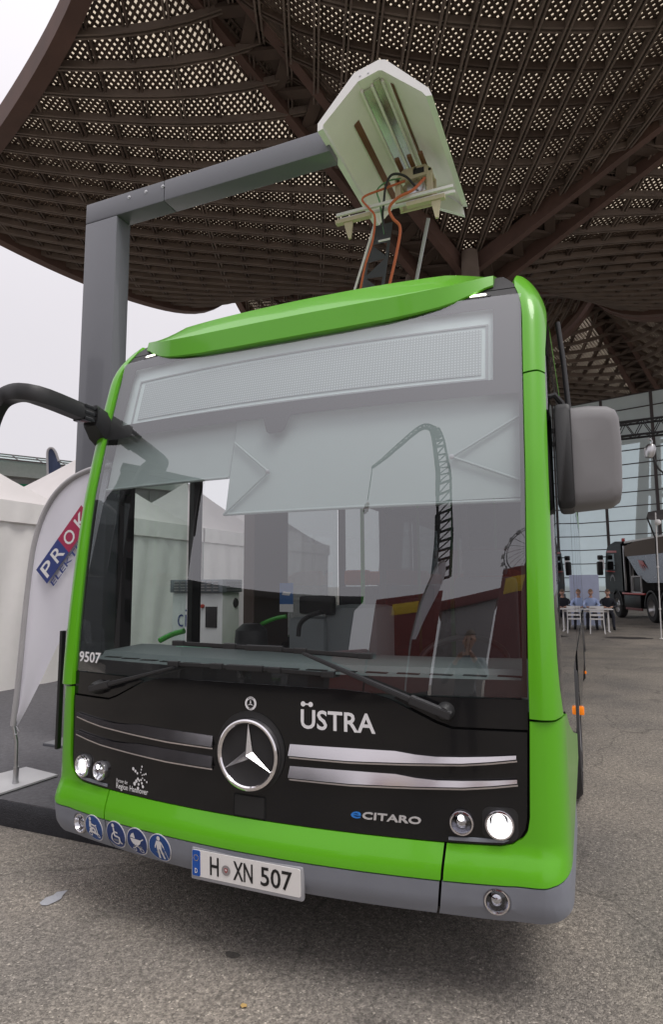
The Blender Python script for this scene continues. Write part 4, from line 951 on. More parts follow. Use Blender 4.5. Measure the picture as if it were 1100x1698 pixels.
# second bus part: black roof antenna edge left as seen over the driver's corner
# ------------------------------------------------------------------ charging gantry with its white hood
gan = thing('charging_gantry', 'grey steel charging post with long arm and white hood above the bus', 'charging post', (-2.92, 2.15, 0))
gi = Matrix.Translation((2.92, -2.15, 0))
def G(o): o.parent = gan; o.matrix_parent_inverse = gi; return o
YF = 2.0; ctl = at(143, 340, 1, YF); cin = at(194, 352, 1, YF); yb = at(217, 362, 0, cin.x).y
ZT = ctl.z; BH = .21
G(box('column', (ctl.x, YF, .16), (cin.x, yb, ZT-BH-.002), STEELGREY, None, .012))
G(box('corner_piece', (ctl.x, YF, ZT-BH), (at(272, 300, 1, YF).x, yb, ZT), STEELGREY, None, .012))
G(box('beam', (at(272, 300, 1, YF).x+.004, YF, ZT-BH), (-.445, yb, ZT), STEELGREY, None, .012))
G(box('base_plate', (ctl.x-.12, YF-.12, .16), (cin.x+.12, yb+.12, .185), STEELGREY, None, .006))
for a, b in ((214, 327), (242, 318), (270, 309)):
    p = at(a, b, 1, YF); G(lathe('bolt', [(0, .012), (.009, .011), (.011, .004), (.018, .003), (.018, -.004)], Matrix.Translation(p) @ Matrix.Rotation(PI/2, 4, 'X'), ALU, None, 10))
HN, HF, HZ = 1.82, 3.32, 5.285
prof = [(-.475, 0), (-.475, .07), (-.150, .415), (.060, .455), (.115, .435), (.455, .07), (.48, 0)]
pin_ = [(.43, .012), (.405, .052), (.085, .352), (.055, .362), (-.12, .325), (-.425, .045), (-.43, .012)]
bm = bmesh.new(); rg = []
for y in (HN, HF): rg.append([bm.verts.new((x, y, HZ+z)) for x, z in prof+pin_])
for k in range(len(rg[0])):
    a, b = rg; n = len(a); bm.faces.new((a[k], a[(k+1) % n], b[(k+1) % n], b[k]))
bm.faces.new(rg[0]); bm.faces.new(rg[1][::-1])
hood = G(from_bm('charging_hood', bm, [HOODWHITE, HOODIN], None, 25))
for p in hood.data.polygons:
    c = p.center; 
    if p.normal.z < -.3 and c.z > HZ+.02 : p.material_index = 1
def hp(x):   # point on the inner skin
    for (a, b), (c, d) in zip(pin_[::-1], pin_[::-1][1:]):
        if a <= x <= c: return HZ + b+(d-b)*(x-a)/(c-a)
    return HZ
def strip(name, x0, x1, y0, y1, m, t=.012):
    bm = bmesh.new(); q = [(x0, hp(x0)-.002), (x1, hp(x1)-.002)]; vs = []
    for y in (y0, y1):
        for x, z in q: vs.append(bm.verts.new((x, y, z)))
        for x, z in q[::-1]: vs.append(bm.verts.new((x, y, z-t)))
    for f in ((0,1,2,3), (7,6,5,4), (0,4,5,1), (1,5,6,2), (2,6,7,3), (3,7,4,0)): bm.faces.new([vs[i] for i in f])
    o = from_bm(name, bm, m, hood); return o
strip('contact_strip', -.255, -.215, HN+.28, HF-.1, COPPER); strip('contact_strip', .125, .150, HN+.10, HF-.1, COPPER)
strip('contact_rail', -.105, -.040, HN+.10, HF-.15, RAILALU, .02); strip('contact_rail', -.010, .045, HN+.06, HF-.15, RAILALU, .02)
strip('rail_edge', -.125, -.108, HN+.08, HF-.1, HOODIN, .03); strip('rail_edge', -.036, -.016, HN+.08, HF-.1, HOODIN, .03); strip('rail_edge', .050, .070, HN+.08, HF-.1, HOODIN, .03)
bm = bmesh.new()    # end wall of the hood
ew = ((.16, .26), (.40, .04), (.44, -.02), (.45, -.10), (.20, .04)); va = [[bm.verts.new((x, y, HZ+z)) for x, z in ew] for y in (HF-.04, HF+.012)]
bm.faces.new(va[0]); bm.faces.new(va[1][::-1])
for k in range(5): bm.faces.new((va[0][k], va[0][(k+1) % 5], va[1][(k+1) % 5], va[1][k]))
from_bm('end_wall', bm, HOODWHITE, hood)
for x in (-.10, -.03): lathe('rivet', [(0, .006), (.008, .004), (.009, 0)], Matrix.Translation((x, HN, HZ+.37+.12*(x+.1)*.2)) @ Matrix.Rotation(PI/2, 4, 'X'), ALU, hood, 8)

# ------------------------------------------------------------------ carpeted platform, flag, cabinet
bm = bmesh.new(); n = 60; y0p = .73; rows = []
for i in range(n+1):
    x = -7.5+6.2*i/n; r = []
    for y, z in ((y0p, 0), (y0p-.006, .03), (y0p-.004, .10), (y0p+.004, .145), (y0p+.025, .160)): r.append(bm.verts.new((x, y+random.uniform(-.006, .006)*(1 if z else 0), z+random.uniform(-.004, .004)*(1 if z else 0))))
    rows.append(r)
for a, b in zip(rows, rows[1:]):
    for k in range(4): bm.faces.new((a[k], b[k], b[k+1], a[k+1]))
pf = thing('carpeted_platform', 'low platform covered in grey carpet beside the bus', 'platform', (-3, .73, 0))
sk_ = from_bm('carpet_edge', bm, CARPETDARK, pf, 180); sk_.matrix_parent_inverse = Matrix.Translation((3, -.73, 0))
bm = bmesh.new(); add_box(bm, (-7.5, y0p+.02, .05), (-1.3, 12, .160)); o = from_bm('carpet_top', bm, CARPET, pf); o.matrix_parent_inverse = Matrix.Translation((3, -.73, 0))

def feather_flag(name, label, foot, pole_top, pole_pts, edge_pts, m, sleeve, base=True, th=.004):
    """flag cloth between its bowed pole (list of 3D points) and its free edge"""
    f = thing(name, label, 'flag', foot); inv = Matrix.Translation(-Vector(foot))
    def K(o): o.parent = f; o.matrix_parent_inverse = inv; return o
    return f, K
FY = .97
foot = at(25, 1301, 2, .17)
fl, K = feather_flag('feather_flag', 'white feather flag with blue and red lettering on the grey carpet', foot, None, None, None, None, None)
FYc = foot.y
pole_px = [(22, 1203), (32, 1120), (42, 1020), (50, 950), (58, 900), (72, 855), (92, 820), (118, 795), (150, 779), (185, 772)]
edge_px = [(26, 1206), (50, 1160), (72, 1120), (95, 1075), (112, 1042), (128, 1000), (142, 960), (155, 915), (168, 860), (185, 772)]
P_ = spline([at(a, b, 1, FYc) for a, b in pole_px], 6); E_ = spline([at(a, b, 1, FYc+.02) for a, b in edge_px], 6)
bm = bmesh.new(); rows = []
for i, (a, b) in enumerate(zip(P_, E_)):
    r = []
    for k in range(9):
        t = k/8; p = a.lerp(b, t); p.y += .012*math.sin(t*PI*2.2+i*.22)*min(1, t*3); r.append(bm.verts.new(p))
    rows.append(r)
for a, b in zip(rows, rows[1:]):
    for k in range(8): bm.faces.new((a[k], a[k+1], b[k+1], b[k]))
K(from_bm('flag_cloth', bm, FLAGWHITE, None, 180))
bm = bmesh.new(); add_tube(bm, [p+Vector((-.0, -.004, 0)) for p in P_], .021, 8); K(from_bm('flag_sleeve', bm, FLAGSLEEVE, None, 60))
low = at(22, 1203, 1, FYc)
K(tube('pole', [Vector((foot.x, FYc, .17)), at(27, 1230, 1, FYc), low], .013, ALU, None, 10))
K(lathe('pole_socket', [(.022, 0), (.024, .02), (.020, .02), (.020, .12), (.0, .12)], Matrix.Translation((foot.x, FYc, .175)), ALU, None, 12))
K(tube('clip', [at(27, 1204, 1, FYc-.02), at(31, 1212, 1, FYc-.02), at(27, 1218, 1, FYc-.02), at(23, 1217, 1, FYc-.02)], .004, ALU, None, 6))
pq = [at(-75, 1303, 2, .168), at(-6, 1320, 2, .168), at(95, 1287, 2, .168), at(43, 1274, 2, .168)]
bm = bmesh.new(); a_ = [bm.verts.new(p) for p in pq]; b_ = [bm.verts.new(p+Vector((0, 0, .012))) for p in pq]
bm.faces.new(a_[::-1]); bm.faces.new(b_)
for k in range(4): bm.faces.new((a_[k], a_[(k+1) % 4], b_[(k+1) % 4], b_[k]))
K(from_bm('base_plate', bm, mat('plate_light_grey', (.55, .55, .56), .45), None))
# print: blue and red blocks with lettering running up along the flag
o0 = at(78, 968, 1, FYc-.018); ux = (at(140, 880, 1, FYc-.018)-o0); ul = ux.length; ux.normalize(); uz = Vector((0, 1, 0)).cross(ux); uz = -uz if uz.z < 0 else uz
def FM(u, v, o=0): return o0 + ux*u + uz*v + Vector((0, -.002-o, 0))
sh_ = .10
K(flat_obj('print_block', [[(0, 0), (.30, 0), (.30, .155), (0, .155)]], FM, PRINTNAVY, None, .001)); K(flat_obj('print_block', [[(.30, 0), (.62, 0), (.62, .155), (.30, .155)]], FM, PRINTRED, None, .001))
for s, x in (('P', .03), ('R', .17), ('O', .33), ('K', .49)): K(text_obj('print_lettering', s, .105, .105, lambda u, v, o, x=x: FM(x+u, .025+v, .002), WHITEPRINT, None, .01))
K(text_obj('print_lettering', 'ELEKTRO', .50, .045, lambda u, v, o: FM(.03+u, -.062+v, .002), PRINTNAVY, None, .01))

cab = thing('charger_cabinet', 'white charging cabinet with grey louvred top seen through the bus', 'cabinet', (0, 0, 0))
CY = 3.7; xl = at(286, 1000, 1, CY).x; xr = at(369, 1000, 1, CY).x; yk = at(397, 1000, 0, xr).y; zt = at(330, 961, 1, CY).z; ch = zt-.155
cab.location = (xl, CY, .16); ci = Matrix.Translation((-xl, -CY, -.16)); CW = xr-xl; CABW = mat('cabinet_white', (.66, .68, .68), .45)
def C_(o): o.parent = cab; o.matrix_parent_inverse = ci; return o
C_(box('body', (xl, CY, .16), (xr, yk, ch), CABW, None, .01)); C_(box('louvre_top', (xl-.02, CY-.03, ch+.002), (xr+.02, yk+.03, zt), mat('cabinet_grey', (.17, .19, .21), .5), None, .01))
for r in range(4):
    for k in range(7): x = xl+.05+k*(CW-.06)/7; C_(box('louvre', (x, CY-.045, ch+.022+r*.033), (x+CW/11, CY-.026, ch+.036+r*.033), ALU, None, 0))
    for k in range(6): y = CY+.05+k*(yk-CY-.06)/6; C_(box('louvre', (xr+.016, y, ch+.022+r*.033), (xr+.034, y+(yk-CY)/10, ch+.036+r*.033), ALU, None, 0))
zc = at(330, 1040, 1, CY).z
C_(box('screen', (xl+.68*CW, CY-.012, zc), (xl+.90*CW, CY+.004, zc+.24), BLACKPLAST, None, .004))
C_(lathe('stop_button', [(0, .03), (.022, .028), (.024, 0)], Matrix.Translation((xl+.62*CW, CY, at(330, 1005, 1, CY).z)) @ Matrix.Rotation(PI/2, 4, 'X'), mat('button_red', (.4, .05, .03), .4), None, 12))
C_(text_obj('logo', 'ciP', .36*CW, .22, lambda u, v, o: Vector((xl+.12*CW+u, CY-.004, zc+v)), PRINTNAVY, None, -.01))
C_(box('door_handle', (xl-.035, CY+.05, zc), (xl, CY+.09, zc+.12), BLACKPLAST, None, .005))
C_(lathe('socket', [(0, .01), (.05, .012), (.06, 0)], Matrix.Translation((xr, (CY+yk)/2+.1, at(383, 1001, 1, CY).z)) @ Matrix.Rotation(PI/2, 4, 'Y'), BLACKPLAST, None, 16))
C_(tube('charging_hose', spline([(xr, CY+.3, .8), (xr+.2, CY+.2, .45), (xr+.5, CY+.4, .25), (xr+1.0, CY+.1, .20)], 6), .03, BLACKPLAST, None, 8))

# ------------------------------------------------------------------ white pagoda tents along the bus
def tent(label, y0, y1, x0, depth, ze_, zap, seed):
    t = thing('pagoda_tent', label, 'tent', (x0, y0, 0), 0, 'white pagoda tents beside the platform'); inv = Matrix.Translation((-x0, -y0, 0)); rnd = random.Random(seed)
    def T(o): o.parent = t; o.matrix_parent_inverse = inv; return o
    x1 = x0-depth; cx, cy = (x0+x1)/2, (y0+y1)/2
    def wall(a, b, nm):
        a = Vector(a); b = Vector(b); d = b-a; nrm = Vector((d.y, -d.x)).normalized(); bm = bmesh.new(); n = 40; m_ = 14; g = []
        for j in range(m_+1):
            z = .12+(ze_-.30-.12)*j/m_; r = []
            for i in range(n+1):
                f = i/n; p = a+d*f; ph = f*n
                w_ = .022*math.sin(ph*.9+1.5*math.sin(z*1.1+seed))*(.4+.6*math.sin(PI*j/m_)) + .012*math.sin(ph*.37+z*2.3)
                r.append(bm.verts.new((p.x+nrm.x*w_, p.y+nrm.y*w_, z)))
            g.append(r)
        for j in range(m_):
            for i in range(n): bm.faces.new((g[j][i], g[j][i+1], g[j+1][i+1], g[j+1][i]))
        T(from_bm(nm, bm, TENT, None, 180))
    A, B, C, D = (x0, y0), (x0, y1), (x1, y1), (x1, y0)
    for a, b in ((A, B), (B, C), (C, D), (D, A)): wall(a, b, 'side_wall')
    # roof: concave pagoda
    bm = bmesh.new(); n = 10; rows = []
    for j in range(n+1):
        t_ = j/n; h = ze_ + (zap-ze_)*(t_**1.25); s = 1-t_*.985; r = []
        for (ax, ay), (bx, by) in ((A, B), (B, C), (C, D), (D, A)):
            for k in range(8):
                f = k/8; px = ax+(bx-ax)*f; py = ay+(by-ay)*f; r.append(bm.verts.new((cx+(px-cx)*s*1.01, cy+(py-cy)*s*1.01, h-.05*math.sin(PI*f)*(1-t_)*t_*2)))
        rows.append(r)
    for a, b in zip(rows, rows[1:]):
        for k in range(32): bm.faces.new((a[k], a[(k+1) % 32], b[(k+1) % 32], b[k]))
    T(from_bm('roof_canvas', bm, TENTROOF, None, 30))
    for a, b in ((A, B), (B, C), (C, D), (D, A)):     # valance
        bm = bmesh.new(); a = Vector(a); b = Vector(b); n = 30; ra = []; d = (b-a); nr = Vector((d.y, -d.x)).normalized()*.06
        if nr.dot(Vector((cx, cy))-a) > 0: nr = -nr
        for i in range(n+1):
            p = a+d*i/n+nr; w_ = .012*math.sin(i*1.9); q = nr.normalized()*w_
            ra.append([bm.verts.new((p.x, p.y, ze_+.0)), bm.verts.new((p.x+q.x, p.y+q.y, ze_-.14)), bm.verts.new((p.x+q.x*1.6, p.y+q.y*1.6, ze_-.30))])
        for r0, r1 in zip(ra, ra[1:]):
            for k in range(2): bm.faces.new((r0[k], r1[k], r1[k+1], r0[k+1]))
        T(from_bm('valance', bm, TENT, None, 180))
    for px, py in (A, B, C, D): T(tube('pole', [(px+(cx-px)*.02, py+(cy-py)*.02, 0), (px+(cx-px)*.02, py+(cy-py)*.02, ze_-.02)], .035, ALU, None, 8))
    T(box('base_rail', (x0+.03, y0, .02), (x0+.13, y1, .12), BLACKPLAST, None, .01))
    return t
tent('white pagoda tent at the far left with a wide valance', 1.60, 4.98, -6.15, 3.38, 2.80, 4.15, 1)
tent('white pagoda tent second from the left, behind the grey post', 5.06, 8.44, -6.15, 3.38, 2.80, 4.15, 2)
tent('third white pagoda tent, seen through the bus', 8.52, 11.90, -6.15, 3.38, 2.80, 4.15, 3)
tent('white pagoda tent farthest along the row behind the bus', 11.98, 15.36, -6.15, 3.38, 2.80, 4.15, 4)
# dark feather flag rising behind the tents
nf = far(92, 790, 16); bm = bmesh.new(); rows = []
f2, K2 = feather_flag('navy_feather_flag', 'narrow navy feather flag standing behind the white tents', (nf.x, nf.y, 0), None, None, None, None, None)
ax = [far(a, b, 16) for a, b in ((80, 900), (80, 840), (79, 790), (78, 755), (80, 745), (86, 743), (92, 750), (97, 765))]; bx = [far(a, b, 16) for a, b in ((99, 900), (99, 860), (100, 820), (100, 800), (100, 790), (99, 782), (99, 775), (98, 768))]
for a, b in zip(spline(ax, 4), spline(bx, 4)): rows.append([bm.verts.new(a.lerp(b, k/4)+Vector((0, .03*math.sin(k*2), 0))) for k in range(5)])
for a, b in zip(rows, rows[1:]):
    for k in range(4): bm.faces.new((a[k], a[k+1], b[k+1], b[k]))
K2(from_bm('flag_cloth', bm, FLAGNAVY, None, 180)); K2(tube('pole', [(nf.x-.05, nf.y, 0)] + spline(ax[1:], 4), .03, FLAGSLEEVE, None, 6))
# exhibition hall with glazed canopy, far left
hl = thing('exhibition_hall', 'low grey exhibition hall with glazed canopy edge behind the tents', 'building', (-25, 25, 0)); hi = Matrix.Translation((25, -25, 0))
def Hh(o): o.parent = hl; o.matrix_parent_inverse = hi; return o
h0 = far(-60, 800, 32); h1 = far(330, 830, 40); hd_ = (h1-h0); hd_.z = 0; L = hd_.length; hd_.normalize(); hn = Vector((-hd_.y, hd_.x, 0))
if hn.dot(CAM-h0) > 0: hn = -hn
def HP(u, v, z): return Vector((h0.x, h0.y, 0))+hd_*u+hn*v+Vector((0, 0, z))
def hbox(name, u0, u1, v0, v1, z0, z1, m):
    bm = bmesh.new(); vs = [bm.verts.new(HP(u, v, z)) for z in (z0, z1) for u, v in ((u0, v0), (u1, v0), (u1, v1), (u0, v1))]
    for f in ((0,3,2,1), (4,5,6,7), (0,1,5,4), (1,2,6,5), (2,3,7,6), (3,0,4,7)): bm.faces.new([vs[i] for i in f])
    return Hh(from_bm(name, bm, m))
zt_ = far(30, 742, 33).z
hbox('wall', 0, L, 2.4, 14, 0, zt_-1.1, HALLGREY); hbox('roof_beam', 0, L, 1.9, 2.35, zt_-1.15, zt_-.35, mat('hall_beam', (.45, .44, .44), .5)); hbox('roof', 0, L, 2.0, 14, zt_-.34, zt_-.15, HALLGREY)
for k in range(int(L/1.2)): hbox('wall_panel', k*1.2+.03, k*1.2+1.17, 2.34, 2.398, zt_-3.4, zt_-1.25, HALLGREY)
GLZ = glass('hall_glazing', (.55, .72, .66), .10, body=(.5, .68, .62), bodyfac=.45)
for k in range(int(L/1.25)):
    for r in range(2):
        bm = bmesh.new(); vs = [bm.verts.new(HP(k*1.25+a, v, z)) for a, v, z in ((.05, .0+r*1.0, zt_-.55+r*.32), (1.2, .0+r*1.0, zt_-.55+r*.32), (1.2, .95+r*1.0, zt_-.25+r*.32), (.05, .95+r*1.0, zt_-.25+r*.32))]; bm.faces.new(vs)
        Hh(from_bm('canopy_pane', bm, GLZ))
    Hh(beam('canopy_bar', HP(k*1.25, 0, zt_-.58), HP(k*1.25, 2, zt_+.07), .06, .08, STEELBROWN))
for v, z in ((0, -.57), (1, -.24), (2, .08)): Hh(beam('canopy_bar', HP(0, v, zt_+z), HP(L, v, zt_+z), .07, .08, STEELBROWN))
for k in range(0, int(L), 6): Hh(beam('post', HP(k+1.5, 1.6, 0), HP(k+1.5, 1.6, zt_-.1), .14, .14, mat('hall_post', (.5, .5, .5), .5)))
hbox('green_sign', 1.0, 5.2, 2.28, 2.335, zt_-2.6, zt_-1.5, mat('hall_green', (.02, .28, .14), .5))

# ------------------------------------------------------------------ right: glass wall, truss, table, truck
gw = thing('glass_wall', 'tall frosted glass wall with dark transoms under the canopy', 'glass wall', (0, 0, 0))
wp = at(1018, 1011, 2, 0); wdr = Vector((-.954, .30, 0)).normalized(); wn = Vector((-wdr.y, wdr.x, 0)); wn = wn if wn.y < 0 else -wn
gw.location = wp; gv = Matrix.Translation(-wp)
def GW(o): o.parent = gw; o.matrix_parent_inverse = gv; return o
PW, PH, NC, NRW = 2.75, .82, 10, 15
base = wp - wdr*(PW*4)
pm = None
for c in range(NC):
    for r in range(NRW):
        bm = bmesh.new(); a = base+wdr*(PW*c+.05); b = base+wdr*(PW*(c+1)-.05)
        tilt = wn*.05
        vs = [bm.verts.new(q) for q in (a+Vector((0,0,.25+PH*r))+tilt, b+Vector((0,0,.25+PH*r))+tilt, b+Vector((0,0,.25+PH*(r+1)-.04)), a+Vector((0,0,.25+PH*(r+1)-.04)))]; bm.faces.new(vs)
        GW(from_bm('pane', bm, FROST))
    GW(beam('mullion', base+wdr*PW*c+wn*.12, base+wdr*PW*c+wn*.12+Vector((0,0,.25+PH*NRW)), .16, .22, STEELBROWN))
for r in range(NRW+1): GW(beam('transom', base+wn*.06+Vector((0,0,.23+PH*r)), base+wdr*PW*NC+wn*.06+Vector((0,0,.23+PH*r)), .10, .05, STEELBROWN))
GW(beam('plinth', base+wn*.1+Vector((0,0,.1)), base+wdr*PW*NC+wn*.1+Vector((0,0,.1)), .3, .2, mat('plinth_concrete', (.3, .29, .27), .8)))
for px, py in ((953, 936), (999, 936)):
    p = at(px, py, 1, wp.y-.6); o = box('notice', p-Vector((.14, .01, .28)), p+Vector((.14, .01, .28)), WHITEPRINT, None, .003); GW(o)
# truss
tr = thing('lighting_truss', 'black lattice truss beam carrying a chain hoist', 'truss', (0, 0, 0))
t1 = far(1160, 684, 13.2); t0 = far(925, 713, 14.6); hh = .33
tr.location = ((t0.x+t1.x)/2, (t0.y+t1.y)/2, 0); tv = Matrix.Translation(-tr.location)
def TR(o): o.parent = tr; o.matrix_parent_inverse = tv; return o
td = (t1-t0); TL = td.length; td.normalize(); ts = Vector((-td.y, td.x, 0)).normalized()
cs = [Vector((0,0,0)), Vector((0,0,-hh)), ts*hh, ts*hh+Vector((0,0,-hh))]
for c in cs: TR(tube('chord', [t0+c, t1+c], .026, TRUSS, None, 8))
nb = 8
for i in range(nb):
    a = TL*i/nb; b = TL*(i+1)/nb; bm = bmesh.new()
    for p, q in ((0, 1), (2, 3), (0, 2), (1, 3)): add_tube(bm, [t0+td*a+cs[p], t0+td*(a+b)/2+cs[q] - td*(a)/2 + td*a/2], .011, 6) if False else (add_tube(bm, [t0+td*a+cs[p], t0+td*((a+b)/2)+cs[q]], .011, 6), add_tube(bm, [t0+td*((a+b)/2)+cs[q], t0+td*b+cs[p]], .011, 6))
    TR(from_bm('lacing', bm, TRUSS))
for e in (t0, t1):
    bm = bmesh.new()
    for c in cs[::2]+[cs[0]+td*.3, cs[2]+td*.3]: add_tube(bm, [Vector((e.x, e.y, 0))+Vector((c.x, c.y, 0)), e+Vector((c.x, c.y, -hh))], .026, 8)
    for k in range(12):
        z = e.z*k/12; add_tube(bm, [Vector((e.x+cs[0].x, e.y+cs[0].y, z)), Vector((e.x+cs[2].x, e.y+cs[2].y, z+.3))], .012, 6)
    TR(from_bm('tower', bm, TRUSS))
# chain hoist hanging from the truss
hp_ = far(1079, 748, 13.6); ht = thing('chain_hoist', 'silver chain hoist hanging below the black truss', 'hoist', hp_); hv = Matrix.Translation(-hp_)
def HT(o): o.parent = ht; o.matrix_parent_inverse = hv; return o
HT(lathe('hoist_body', [(0, -.16), (.08, -.15), (.11, -.05), (.11, .08), (.07, .15), (0, .16)], Matrix.Translation(hp_) @ Matrix.Rotation(.25, 4, 'Y'), ALU, None, 16)); HT(box('motor', hp_+Vector((-.12, -.05, -.10)), hp_+Vector((-.02, .09, .08)), mat('hoist_grey', (.42, .41, .40), .35, metal=.6), None, .03))
HT(tube('hook', spline([hp_+Vector((0, 0, .14)), hp_+Vector((.05, 0, .20)), hp_+Vector((.02, 0, .27)), hp_+Vector((-.04, 0, .26))], 5), .018, ALU, None, 8))
HT(tube('chain', [hp_+Vector((.02, 0, .25)), hp_+Vector((.02, 0, .40))], .012, TRUSS, None, 6))
HT(tube('cable', spline([hp_+Vector((.05, 0, -.12)), hp_+Vector((.14, 0, -.4)), hp_+Vector((.24, 0, -.55)), hp_+Vector((.30, 0, -1.0)), hp_+Vector((.28, 0, -1.9))], 6), .02, BLACKPLAST, None, 8))
# table and chair
tbp = at(985, 1047, 2, 0); tbl = thing('folding_table', 'small white table with T shaped feet at which two men sit', 'table', tbp); tbl.rotation_euler = (0, 0, .05)
for nm, lo, hi in (('table_top', (-.60, -.35, .71), (.60, .35, .74)), ('foot', (-.50, -.33, 0), (-.44, .33, .03)), ('foot', (.44, -.33, 0), (.50, .33, .03)), ('leg', (-.495, -.04, .03), (-.445, .04, .71)), ('leg', (.445, -.04, .03), (.495, .04, .71)), ('rail', (-.45, -.02, .62), (.45, .02, .68))): box(nm, lo, hi, TABLEWHITE, tbl, .006)
for k, (x, y) in enumerate(((-.3, 0), (0, .1), (.25, -.05))): o = box('notebook', tbp+Vector((x-.1, y-.14, .745)), tbp+Vector((x+.1, y+.14, .765)), (TRUCKBLACK, mat('brown_leather', (.10, .05, .04), .6), WHITEPRINT)[k], None, .003); tag(o, ('black notebook on the left of the white table', 'brown folder in the middle of the white table', 'white sheet on the right of the white table')[k], 'notebook')
chr_ = thing('white_chair', 'white chair with slatted back on the near side of the table', 'chair', tbp+Vector((.12, -.85, 0)))
box('seat', (-.21, -.2, .43), (.21, .22, .46), TABLEWHITE, chr_, .012)
for x in (-.19, .19):
    for y in (-.18, .20): beam('leg', (x*1.12, y*1.2, 0), (x, y, .43), .03, .03, TABLEWHITE, chr_)
    beam('back_post', (x, -.19, .44), (x, -.25, .86), .03, .03, TABLEWHITE, chr_)
for z in (.58, .70, .83): beam('back_slat', (-.19, -.2-.13*(z-.44), z), (.19, -.2-.13*(z-.44), z), .02, .06, TABLEWHITE, chr_)
rb = at(976, 985, 1, tbp.y+1.6); rb.x -= .05; bn = thing('banner_stand', 'pale blue roll-up banner behind the two seated men', 'banner', (rb.x, rb.y, 0))
box('banner_sheet', (-.42, -.01, .1), (.42, .01, 1.86), mat('banner_print', (.50, .55, .72), .5, var=.1), bn, 0); box('base', (-.44, -.12, 0), (.44, .12, .09), ALU, bn, .01)
